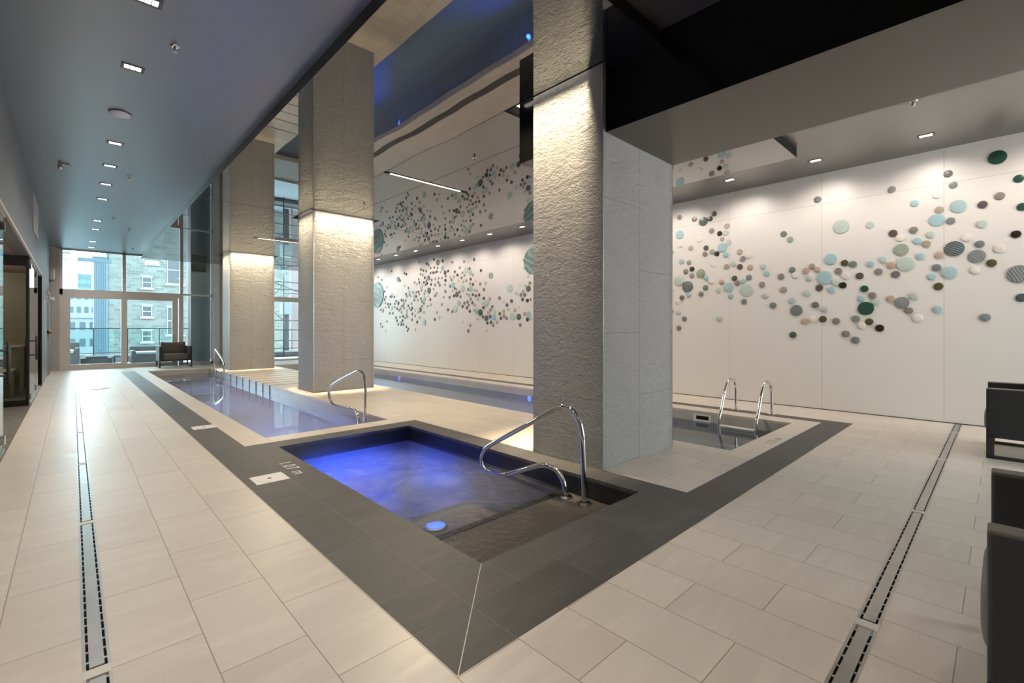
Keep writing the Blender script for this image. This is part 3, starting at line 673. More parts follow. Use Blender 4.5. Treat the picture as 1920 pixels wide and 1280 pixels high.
for y in RIGHTY:
    if y in seen: downlight(7.68, y, PI/2, 'lit downlight over the mosaic wall right of the near pillar, %s from the right' % ORD[seen.index(y)], 'downlights along the mosaic wall')
    if y in seen2: downlight(7.68, y, PI/2, 'lit downlight over the mosaic wall between the pillars, %s left of the near pillar' % ORD[seen2.index(y)], 'downlights along the mosaic wall')
    if y not in seen and y not in seen2: downlight(7.68, y, PI/2, 'downlight over the mosaic wall %s, %s along the row' % ('hidden behind a pillar' if y > 3 else 'beyond the right edge', ORD[min(15, RIGHTY.index(y))] if y < 17 else 'last'), 'downlights along the mosaic wall')
    o = lamp('SPOT', 'wall_wash_beam', (7.68, y, ZC-.02), 58, (1, .90, .80), spot_size=2.3, spot_blend=.8, shadow_soft_size=.07)
    d = Vector((.40, 0, -1)); o.rotation_euler = d.to_track_quat('-Z', 'Y').to_euler()
# linear fixtures set in the mirror ceiling midway between pillars
def linear(x0, x1, y, label):
    t = thing('linear_ceiling_light', label, 'ceiling light', ((x0+x1)/2, y, ZM), world=True)
    B(x0, x1, y-.03, y+.03, ZM-.006, ZM+.003).build('housing', M['matte_black'], t)
    B(x0+.09, x1-.12, y-.018, y+.018, ZM-.009, ZM-.0055).build('diffuser', M['strip'], t)
    lamp('AREA', 'linear_glow', ((x0+x1)/2, y, ZM-.012), 110, (1, .84, .58), shape='RECTANGLE', size=x1-x0-.2, size_y=.03)
linear(3.30, 4.79, 6.18, 'straight lit linear light in the mirror ceiling between near and middle pillars')
linear(3.30, 4.79, 12.9, 'straight linear light in the mirror ceiling between middle and far pillars')
def sprinkler(x, y, z, label, grp, first_=[None]):
    if first_[0] is not None:
        o = tree_copy(first_[0], (x, y, z), 0, label); o['group'] = grp; return
    t = thing('fire_sprinkler', label, 'sprinkler', (x, y, z), group=grp); first_[0] = t
    MB().lathe([(.02, -.012), (.04, -.004), (.042, 0)], (0, 0, 0), 24).build('escutcheon', M['chrome'], t)
    m = MB(); m.lathe([(.006, -.045), (.011, -.03), (.011, -.012)], (0, 0, 0), 12)
    m.tube([(.0, .012, -.012), (0, .016, -.03), (0, .006, -.048)], .003, 6); m.tube([(0, -.012, -.012), (0, -.016, -.03), (0, -.006, -.048)], .003, 6)
    m.build('sprinkler_body', M['steel'], t)
    MB().lathe([(.018, -.052), (.020, -.050), (.018, -.048)], (0, 0, 0), 16).build('deflector', M['steel'], t)
for x, y, z, lb in ((.63, 4.82, ZC, 'chrome ceiling sprinkler nearest the camera, right of the walkway downlights'), (.65, 9.45, ZC, 'small ceiling sprinkler right of the walkway downlights, second from the camera'), (.64, 13.2, ZC, 'small ceiling sprinkler right of the walkway downlights, third from the camera'),
                    (.99, 14.5, ZC, 'tiny ceiling sprinkler near the window end beside the fascia'), (1.31, 17.9, ZC, 'tiny ceiling sprinkler at the fascia corner by the windows'),
                    (3.90, 4.85, ZM, 'sprinkler in the mirror ceiling left of the near pillar'), (3.89, 8.06, ZM, 'sprinkler in the mirror ceiling in front of the middle pillar'), (3.85, 14.5, ZM, 'sprinkler in the mirror ceiling in front of the far pillar'),
                    (6.43, .64, ZC, 'sprinkler in the ceiling beyond the low beam, right side'), (7.45, 8.35, ZC, 'sprinkler among the downlights of the mosaic wall')):
    sprinkler(x, y, z, lb, 'ceiling sprinklers')
t = thing('smoke_detector', 'white round smoke detector on the left ceiling', 'smoke detector', (.383, 6.735, ZC))
MB().lathe([(0, -.042), (.045, -.04), (.085, -.026), (.095, -.012), (.095, -.004)], (0, 0, 0), 40).build('housing', M['white'], t)
MB().lathe([(.10, -.006), (.10, 0)], (0, 0, 0), 40).build('base_ring', M['matte_black'], t)
t = thing('ceiling_sensor', 'small metal sensor bracket on the left ceiling edge', 'sensor', (-.13, 9.37, ZC))
B(-.02, .10, -.02, .02, -.02, 0, .003).build('bracket', M['chrome'], t)
MB().lathe([(.018, -.09), (.028, -.07), (.028, -.02)], (0, 0, 0), 20).build('sensor_head', M['chrome'], t)

# ------------------------------------------------------------------ armchairs
def armchair(loc, rz, label, proto=[None]):
    if proto[0] is not None: o = tree_copy(proto[0], loc, rz, label); o['group'] = 'charcoal sling lounge armchairs'; return o
    t = thing('lounge_armchair', label, 'armchair', loc, rz, 'charcoal sling lounge armchairs'); proto[0] = t
    W, D = .435, .80
    for s in (-1, 1):
        xo, xi = s*W, s*(W-.085)
        p = B(min(xo, xi), max(xo, xi), 0, D, .225, .67, .012).build('arm_panel', M['sling'], t)
        part_w(B(min(xo, xi)-.001, max(xo, xi)+.001, .0, D, .655, .6725, .008).build('top_edge', M['slingedge'], label='taupe woven top edge'), p)
        m = MB(); xa, xb = s*W, s*(W-.035)
        m.box(xa, xb, .0, .055, 0, .235, .004); m.box(xa, xb, D-.055, D, 0, .235, .004); m.box(xa, xb, 0, D, 0, .03, .004); m.box(xa, xb, 0, D, .20, .235, .004)
        m.build('leg', M['charmetal'], t)
    m = MB(); m.box(-W+.05, W-.05, .03, D-.02, .205, .235, .003); m.build('seat_frame', M['charmetal'], t)
    m = MB(); m.box(-W+.085, W-.085, D-.05, D, .235, .66, .012); m.build('back_panel', M['sling'], t)
    def pillow(x0, x1, y0, y1, z0, z1, bulge, ear=0, EX=9, zb=.1):
        b = bmesh.new(); g = bmesh.ops.create_cube(b, size=2); bmesh.ops.subdivide_edges(b, edges=b.edges, cuts=9, use_grid_fill=True)
        for v in b.verts:
            x, y, z = v.co; f = lambda q: 1-abs(q)**3.2
            n = Vector((x, y, z))
            k = .93 + .07*min(1, f(x)+.2)*min(1, f(y)+.2)
            r = max(abs(x), abs(y), abs(z)); 
            rr = (abs(x)**EX+abs(y)**EX+abs(z)**EX)**(1/EX)
            n = n/rr
            v.co = Vector(((x0+x1)/2+n.x*(x1-x0)/2, (y0+y1)/2+n.y*(y1-y0)/2*(1+bulge*f(x)*f(z)), (z0+z1)/2+n.z*(z1-z0)/2*(1+zb*f(x)*f(y)) + ear*abs(x)**4*(z > 0)*.03))
        for f_ in b.faces: f_.smooth = True
        return b
    m = MB(); m.add(pillow(-W+.09, W-.09, -.012, .62, .24, .43, .025)); m.build('seat_cushion', M['cushion'], t)
    b = pillow(-W+.10, W-.10, -.06, .06, -.21, .2, .9, ear=1, EX=16, zb=0)
    m = MB(); m.add(b, Matrix.Translation((0, .60, .585)) @ Matrix.Rotation(-.22, 4, 'X')); m.build('back_cushion', M['cushion'], t)
    return t
armchair((6.845, .105, 0), PI, 'dark lounge armchair against the mosaic wall at the right edge')
armchair((2.345, .03, 0), PI, 'dark lounge armchair nearest the camera, cut off at the lower right')
armchair((2.42, 18.28, 0), 0, 'dark armchair with grey brown cushions standing before the far windows')

# ------------------------------------------------------------------ windows
def window(name, label, frames, panes, y0=YW-.0, y1=YW+.07):
    t = thing(name, label, 'window', (0, YW, 0), world=True); del t['category']; t['kind'] = 'structure'
    for nm, rects in frames:
        m = MB()
        for x0, x1, z0, z1 in rects: m.box(x0, x1, y0, y1, z0, z1)
        m.build(nm, M['alu'], t)
    for x0, x1, z0, z1 in panes: B(x0, x1, YW+.03, YW+.036, z0, z1).build('pane', M['glass'], t)
    return t
window('window_1', 'tall window wall with transom at the far end',
       [('window_frame', [(-.28, -.215, 0, ZC), (1.15, 1.24, 2.43, ZC), (2.66, 2.75, 2.43, ZC), (3.57, 3.63, 0, ZC), (-.28, 2.75, 2.27, 2.43), (2.75, 3.63, 2.375, 2.43), (-.28, 3.63, 3.6, ZC), (2.75, 3.63, 0, .09)])],
       [(-.215, 1.15, 2.43, 3.6), (1.24, 2.66, 2.43, 3.6), (2.75, 3.57, 2.43, 3.6), (2.75, 3.57, .09, 2.375)])
for nm, lb, rects, pane in (('door_1', 'left sliding glass door', [(-.215, -.05, .0, 2.27), (1.12, 1.24, 0, 2.27), (-.05, 1.12, 2.17, 2.27), (-.05, 1.12, 0, .16)], (-.05, 1.12, .16, 2.17)),
                          ('door_2', 'right sliding glass door', [(1.24, 1.27, 0, 2.27), (2.44, 2.60, 0, 2.27), (1.27, 2.44, 2.17, 2.27), (1.27, 2.44, 0, .13), (2.62, 2.75, 0, 2.27)], (1.27, 2.44, .13, 2.17))):
    t = thing(nm, lb, 'door', (0, YW, 0), world=True); del t['category']; t['kind'] = 'structure'
    m = MB()
    for x0, x1, z0, z1 in rects: m.box(x0, x1, YW-.01, YW+.06, z0, z1)
    m.build('door_frame', M['alu'], t)
    B(pane[0], pane[1], YW+.02, YW+.026, pane[2], pane[3]).build('pane', M['glass'], t)
    hx = -.12 if nm == 'door_1' else 1.255
    B(hx-.012, hx+.012, YW-.035, YW-.01, 1.02, 1.22, .004).build('door_handle', M['alu'], t)
window('window_2', 'window seen between the pillars, with transom',
       [('window_frame', [(5.2, 5.27, 0, ZC), (7.23, 7.3, 0, ZC), (5.27, 7.23, 2.29, 2.47), (5.27, 7.23, 3.58, ZC), (5.27, 7.23, -.0, .07)])],
       [(5.27, 7.23, 2.47, 3.58), (5.27, 7.23, .07, 2.29)])
t = thing('screen_panel', 'dark mesh screen hanging outside the right end of the far window', 'screen', (3.28, YW+.2, 0), world=True)
B(2.985, 3.58, YW+.19, YW+.21, .08, 3.58).build('screen_mesh', M['screen'], t)
B(3.0, 3.44, YW+.15, YW+.19, 3.24, 3.52, .01).build('screen_cassette', M['matte_black'], t)

# ------------------------------------------------------------------ left wall: glazed steam room
sx0, sx1 = -2.9, XL-.001
struct(B(sx0-.1, sx1-.17, 4.3, 14.55, -.03, 0).build('floor', M['pebble']), 'pebble mosaic floor of the glazed room')
struct(B(XL-.18, XL, 4.4, 14.4, -.03, -.001).build('floor', M['pebble']))
struct(B(sx0-.1, sx1-.18, 4.3, 14.55, 2.43, 2.5).build('ceiling', M['saunaceil']), 'timber ceiling of the glazed room')
struct(B(sx0-.1, sx0, 4.3, 14.55, 0, 2.43).build('wall_left', M['sauna']), 'brown tiled wall in the glazed room')
struct(B(sx0, sx1-.18, 14.45, 14.55, 0, 2.43).build('wall_far', M['sauna']), 'brown tiled end wall of the glazed room')
struct(B(sx0, sx1-.18, 4.2, 4.3, 0, 2.43).build('wall_back', M['sauna']))
for y in (8.5, 12.6):  # lamps added out of view to brighten the dark glazed room
    t = thing('added_ceiling_lamp', 'added unseen lamp in the timber ceiling, %s' % ('before the black partition' if y < 10 else 'over the tiled bench'), 'ceiling light', (-1.5, y, 2.43))
    MB().lathe([(.09, -.02), (.09, 0)], (0, 0, 0), 28).build('housing', M['frame_grey'], t); MB().lathe([(.07, -.024), (.07, -.019)], (0, 0, 0), 28).build('lens', M['led'], t)
    lamp('POINT', 'added_steam_room_light', (-1.5, y, 2.36), 55, (1, .86, .7), shadow_soft_size=.08)
t = thing('tiled_bench', 'two-step brown tiled bench in the steam room', 'bench', (-1.7, 13.1, 0), world=True)
B(sx0+.02, -.82, 12.3, 13.1, 0, .45).build('lower_step', M['sauna'], t); B(sx0+.02, -.80, 12.28, 13.12, .45, .475).build('lower_cap', M['saunalt'], t, 'pale tiled edge')
B(sx0+.02, -.74, 13.1, 14.44, 0, .88).build('upper_step', M['sauna'], t); B(sx0+.02, -.72, 13.08, 14.44, .88, .905).build('upper_cap', M['saunalt'], t, 'pale tiled edge')
t = thing('glass_partition', 'black framed glass partition across the steam room', 'partition', (-1.6, 10.9, 0), world=True)
m = MB(); m.box(sx0, XL-.03, 10.86, 10.94, 2.26, 2.42); m.box(sx0, XL-.03, 10.86, 10.94, 0, .09); m.box(XL-.06, XL-.03, 10.86, 10.94, .09, 2.26); m.build('partition_frame', M['matte_black'], t)
B(sx0, XL-.06, 10.89, 10.90, .09, 2.26).build('pane', M['doorglass'], t)
def glazed(name, y0, y1, label, handle_y, hinge_y):
    t = thing(name, label, 'glass door', (XL-.02, y0, 0), world=True)
    B(XL-.035, XL-.025, y0, y1, .03, 2.37).build('pane', M['doorglass'], t)
    m = MB(); m.box(XL-.045, XL-.012, y0, y1, 0, .03); m.box(XL-.045, XL-.012, y0, y1, 2.37, 2.395); m.build('rail', M['steel'], t)
    if handle_y:
        m = MB()
        for sx_ in (.045, -.075):
            m.tube([(XL+sx_, handle_y, .72), (XL+sx_, handle_y, 1.12)], .015, 12)
        for z in (.80, 1.04): m.tube([(XL-.075, handle_y, z), (XL+.045, handle_y, z)], .011, 10)
        m.build('door_handle', M['charmetal'], t)
    for z in (.12, 2.28):
        B(XL-.05, XL-.006, hinge_y-.04, hinge_y+.04, z-.045, z+.045, .003).build('hinge', M['chrome'], t)
glazed('glass_door', 4.42, 7.0, 'glass door panel with black handle at the left edge, nearest', 6.52, 6.93)
glazed('glass_door', 11.0, 12.6, 'glass door with black pull handle next to the black partition', 11.3, 11.1)
glazed('glass_screen', 12.64, 14.3, 'fixed glass panel beyond the door with black handle', None, 12.75)
struct(B(XL-.1, XL+.004, 14.3, 14.42, 0, 2.4).build('trim_14', M['matte_black']), 'dark jamb at the end of the glazed wall')
# small fittings on the left wall near the windows
t = thing('air_grille', 'tall pale air grille high on the left wall', 'vent', (XL, 11.95, 3.2), world=True)
m = MB(); m.box(XL, XL+.014, 11.29, 12.62, 2.93, 3.56, .003); m.build('grille_frame', M['vent'], t)
m = MB()
for k in range(14): m.box(XL+.014, XL+.022, 11.35, 12.56, 2.97+.04*k, 2.985+.04*k)
m.build('louver', M['vent'], t)
t = thing('corridor_door', 'grey door in the left wall beside the windows', 'door', (XL, 17.9, 0), world=True)
B(XL, XL+.02, 17.35, 18.95, 0, 2.25).build('door_frame', M['plaster'], t); B(XL+.02, XL+.03, 17.45, 18.85, 0, 2.18).build('door_leaf', M['greywood'], t)
B(XL+.03, XL+.05, 17.5, 17.62, .95, 1.18, .003).build('lock_plate', M['steel'], t)
B(XL+.03, XL+.12, 18.1, 18.5, 2.03, 2.12, .01).build('door_closer', M['white'], t)
t = thing('amber_door_knob', 'amber coloured round latch on the left wall before the windows', 'latch', (XL+.002, 17.28, 1.15))
MB().lathe([(.035, 0), (.035, .03)], (0, 0, 0), 20, 'X').build('mount', M['matte_black'], t)
MB().lathe([(.03, .03), (.05, .045), (.05, .075), (.03, .10), (0, .105)], (0, 0, 0), 24, 'X').build('knob', M['orange'], t)
for y, z, h, lb in ((15.4, 1.75, .30, 'small tall switch plate on the left wall beyond the glass'), (16.2, 1.30, .22, 'lower small switch plate on the left wall'), (17.1, 2.02, .16, 'small white sensor plate on the left wall above the door')):
    t = thing('switch_plate', lb, 'switch plate', (XL, y, z), world=True)
    B(XL, XL+.012, y-.045, y+.045, z-h/2, z+h/2, .003).build('plate', M['white'], t)
    B(XL+.012, XL+.018, y-.02, y+.02, z-.03, z+.03, .002).build('switch', M['frame_grey'], t)
t = thing('exit_device', 'pale box mounted at the top of the wall corner by the windows', 'box', (XL, 18.95, 2.85), world=True)
B(XL, XL+.10, 18.75, 19.1, 2.66, 3.0, .01).build('casing', M['plaster'], t); B(XL+.10, XL+.108, 18.79, 19.06, 2.70, 2.96).build('cover', M['white'], t)

# ------------------------------------------------------------------ terrace and town outside
struct(B(-3, 14, YW+.3, 22.75, -.25, -.02).build('floor', M['paving']), 'pale paved terrace')
struct(B(-3, 14, 22.75, 22.9, -.25, .22).build('trim_15', M['farwall']), 'low pale terrace curb')
struct(B(-60, 90, 22.9, 170, -6.2, -6).build('ground', M['farwall']), 'pale street level below the terrace')
t = thing('glass_railing', 'glass terrace railing with thin dark rails', 'railing', (1.0, 22.6, 0), world=True)
m = MB(); m.box(-1.5, 3.42, 22.58, 22.62, 1.235, 1.265); m.build('top_rail', M['scaff'], t); m = MB(); m.box(-1.5, 3.42, 22.585, 22.615, .34, .365); m.build('bottom_rail', M['scaff'], t)
for x in (-.42, .55, 1.5, 2.45, 3.2): B(x-.018, x+.018, 22.575, 22.625, -.02, 1.235).build('post', M['scaff'], t)
for a, b in ((-.40, .53), (.57, 1.48), (1.52, 2.43), (2.47, 3.18)): B(a, b, 22.596, 22.604, .37, 1.23).build('pane', M['railglass'], t)
def sofa(x0, x1, y0, y1, h, label, name='wicker_sofa', cat='outdoor sofa', back=True, cush=True):
    t = thing(name, label, cat, ((x0+x1)/2, y0, -.02), world=True)
    B(x0, x1, y0, y1, .02, h*.55, .02).build('base', M['wicker'], t)
    if back:
        B(x0, x1, y1-.14, y1, h*.5, h, .03).build('backrest', M['wicker'], t)
        for s in (x0, x1-.12): B(s, s+.12, y0, y1-.1, h*.5, h*.78, .03).build('armrest', M['wicker'], t)
    if cush: B(x0+.13, x1-.13, y0-.01, y1-.15, h*.55, h*.7, .03).build('seat_cushion', M['sash'] if back else M['wicker'], t)
    for x in (x0+.04, x1-.08):
        for y in (y0+.04, y1-.08): B(x, x+.04, y, y+.04, -.02, .03).build('leg', M['matte_black'], t)
    return t
sofa(-.72, .17, 20.9, 21.7, .78, 'tall grey wicker armchair on the terrace behind the left door', 'wicker_armchair', 'outdoor chair')
sofa(.20, 1.02, 21.5, 22.1, .42, 'long low grey wicker bench on the terrace', 'wicker_bench', 'outdoor bench', back=False)
sofa(1.50, 2.75, 21.0, 21.9, .60, 'grey wicker sofa on the terrace beside the armchair', 'wicker_sofa')
t = thing('terrace_table', 'small dark slatted table on the terrace behind the door stile', 'outdoor table', (1.25, 21.4, 0), world=True)
B(1.05, 1.42, 21.2, 21.7, .27, .31, .005).build('table_top', M['scaff'], t)
for x in (1.07, 1.38):
    for y in (21.22, 21.66): B(x-.012, x+.012, y-.012, y+.012, -.02, .27).build('leg', M['scaff'], t)
def heater(x0, x1, y, label):
    t = thing('patio_heater', label, 'heater', ((x0+x1)/2, y, 3.7), world=True, group='patio heaters hung outside')
    m = MB(); m.box(x0, x1, y-.16, y+.16, 3.74, 3.86, .01); m.build('hood', M['heater'], t)
    m = MB(); m.box(x0+.05, x1-.05, y-.12, y+.12, 3.52, 3.74, .01); b = m.build('burner_box', M['louver'], t)
    m = MB()
    for k in range(4): m.box(x0+.07, x1-.07, y-.135, y-.12, 3.545+.045*k, 3.56+.045*k)
    part_w(m.build('louver', M['vent']), b); b2 = t.children[-1]
    for x in (x0+.06, x1-.06): MB().tube([(x, y, 3.86), (x, y, 4.6)], .01, 8).build('hanger', M['scaff'], t)
heater(-.5, -.06, 21.3, 'patio heater hung outside the upper left window pane')
heater(1.87, 2.36, 21.3, 'patio heater with pale louvers hung outside the middle upper pane')
t = thing('awning_beam', 'blue grey steel beam hanging outside the upper left pane', 'beam', (.5, 21.6, 3.6), world=True)
B(.12, 1.0, 21.55, 21.67, 3.54, 3.67).build('beam_body', M['ribbed'], t)
for x in (.2, .9): MB().tube([(x, 21.6, 3.67), (x, 21.6, 4.6)], .012, 8).build('hanger', M['scaff'], t)
m = MB(); m.box(-3, 14, 21.22, 21.38, 4.6, 4.75); m.box(-3, 14, 21.52, 21.68, 4.6, 4.75)
struct(m.build('trim_16', M['scaff']), 'steel beams carrying the terrace heaters')
t = thing('terrace_column', 'pale pink column outside the far window', 'column', (3.5, 23.0, 0), world=True)
B(3.42, 3.62, 22.92, 23.1, -.25, 4.6).build('column_shaft', M['pink'], t); B(3.38, 3.66, 22.9, 23.14, -.25, .1).build('column_base', M['farwall'], t)
# buff brick building
def sash(t, x0, x1, z0, z1, y):
    f = MB(); f.slab([(x0, x1, z0, z1)], [(x0+.05, x1-.05, z0+.05, (z0+z1)/2-.03), (x0+.05, x1-.05, (z0+z1)/2+.03, z1-.05)], 0, .06)
    bmesh.ops.transform(f.bm, matrix=Matrix(((1, 0, 0, 0), (0, 0, -1, y), (0, 1, 0, 0), (0, 0, 0, 1))), verts=f.bm.verts)
    w_ = f.build('window', M['sash'], t)
    part_w(B(x0+.03, x1-.03, y-.02, y-.01, z0+.03, z1-.03).build('pane', M['winglass']), w_)
    B(x0-.14, x1+.16, y-.16, y, z0-.15, z0).build('sill', M['sash'], t)
    B(x0-.08, x1+.08, y-.03, y, z1, z1+.16).build('lintel', M['farwall'], t)
t = thing('brick_building', 'buff brick building with white sash windows beyond the terrace', 'building', (2, 50, 0), world=True)
B(2.0, 24, 50, 60, -6, 16).build('wall', M['brick'], t)
for z in (4.69, 2.23, .13, 7.6): sash(t, 4.27, 4.92, z, z+.93, 50)
for x0 in (5.97, 9.4, 12.9, 16.4):
    for z in (5.15, .70, 9.6): sash(t, x0, x0+1.15, z, z+2.42, 50)
B(1.96, 2.10, 49.93, 60, -6, 16).build('corner_pipe', M['ribbed'], t)
t = thing('metal_clad_tower', 'narrow blue grey ribbed tower beside the brick building', 'building', (1.4, 44, 0), world=True)
m = MB(); m.box(1.08, 1.78, 44, 45.5, -6, 6.3)
for k in range(8): m.box(1.09+.09*k, 1.12+.09*k, 43.95, 44, -6, 6.3)
m.build('cladding', M['ribbed'], t)
B(1.02, 1.82, 43.9, 45.6, 6.3, 6.5).build('parapet', M['farwall'], t)
def block(name, x0, x1, y, z0, z1, cols, rows, mat, label, wz=.45):
    t = thing(name, label, 'building', ((x0+x1)/2, y, z0), world=True)
    B(x0, x1, y, y+8, z0, z1).build('wall', mat, t); B(x0-.1, x1+.1, y-.15, y+8, z1, z1+.25).build('roof_edge', M['farwall'], t)
    dx = (x1-x0)/cols; dz = (z1-z0)/rows
    for i in range(cols):
        for j in range(rows):
            a = x0+dx*(i+.22); b = x0+dx*(i+.78); c = z0+dz*(j+.3); d = c+dz*wz
            B(a, b, y-.05, y-.01, c, d).build('window', M['farwin'], t)
block('office_tower', .9, 3.3, 150, -6, 14.0, 4, 12, M['farblue'], 'distant blue office tower seen through the left pane')
block('pale_building', -1.6, 3.2, 110, -6, 7.9, 5, 6, M['farwall'], 'distant pale building below the blue tower')
block('low_building', -2.5, 2.4, 82, -6, 2.6, 5, 4, M['farwall'], 'nearer low pale building across the street')
# scaffold and column outside the right window
t = thing('scaffold', 'dark tube scaffold outside the window between the pillars', 'scaffold', (7, 22, 0), world=True)
for x, z1 in ((6.05, 4.3), (6.83, 3.55), (7.50, 3.9), (8.3, 4.3)): MB().tube([(x, 22, -.02), (x, 22, z1)], .026, 10).build('upright', M['scaff'], t)
for z in (3.33, 3.0, 1.62, 1.20, .72, .38):
    MB().tube([(6.0, 22, z), (8.5, 22, z-.03)], .02, 8).build('ledger', M['scaff'], t)
for z in (2.82, 2.55): MB().tube([(6.83, 22.03, z), (8.4, 22.03, z)], .014, 8).build('guard_rail', M['scaff'], t)
for a, b in (((6.1, 22.04, 3.4), (7.5, 22.04, 2.9)), ((6.3, 22.05, 2.1), (6.83, 22.05, 1.6)), ((6.35, 22.05, 2.6), (6.83, 22.05, 3.2))): MB().tube([a, b], .016, 8).build('brace', M['scaff'], t)
MB().tube([(7.24, 22.2, .3), (7.24, 22.2, 1.25)], .014, 8).build('guard_post', M['scaff'], t)
B(6.4, 8.3, 22.1, 22.7, .02, .20, .02).build('plank_stack', M['wicker'], t)
t = thing('terrace_column', 'pale pink column behind the scaffold', 'column', (8.0, 24, 0), world=True)
B(7.80, 8.6, 24, 24.3, -6, 5).build('column_shaft', M['pink'], t); B(7.7, 8.7, 23.95, 24.35, 5, 5.2).build('column_cap', M['farwall'], t)
t = thing('wrapped_unit', 'pale boxy unit behind the scaffold', 'equipment', (7.3, 23.2, 2.2), world=True)
B(7.1, 7.5, 23, 23.4, 1.9, 2.45, .02).build('casing', M['farwall'], t); B(7.2, 7.4, 23.1, 23.3, -6, 1.9).build('stand', M['scaff'], t)

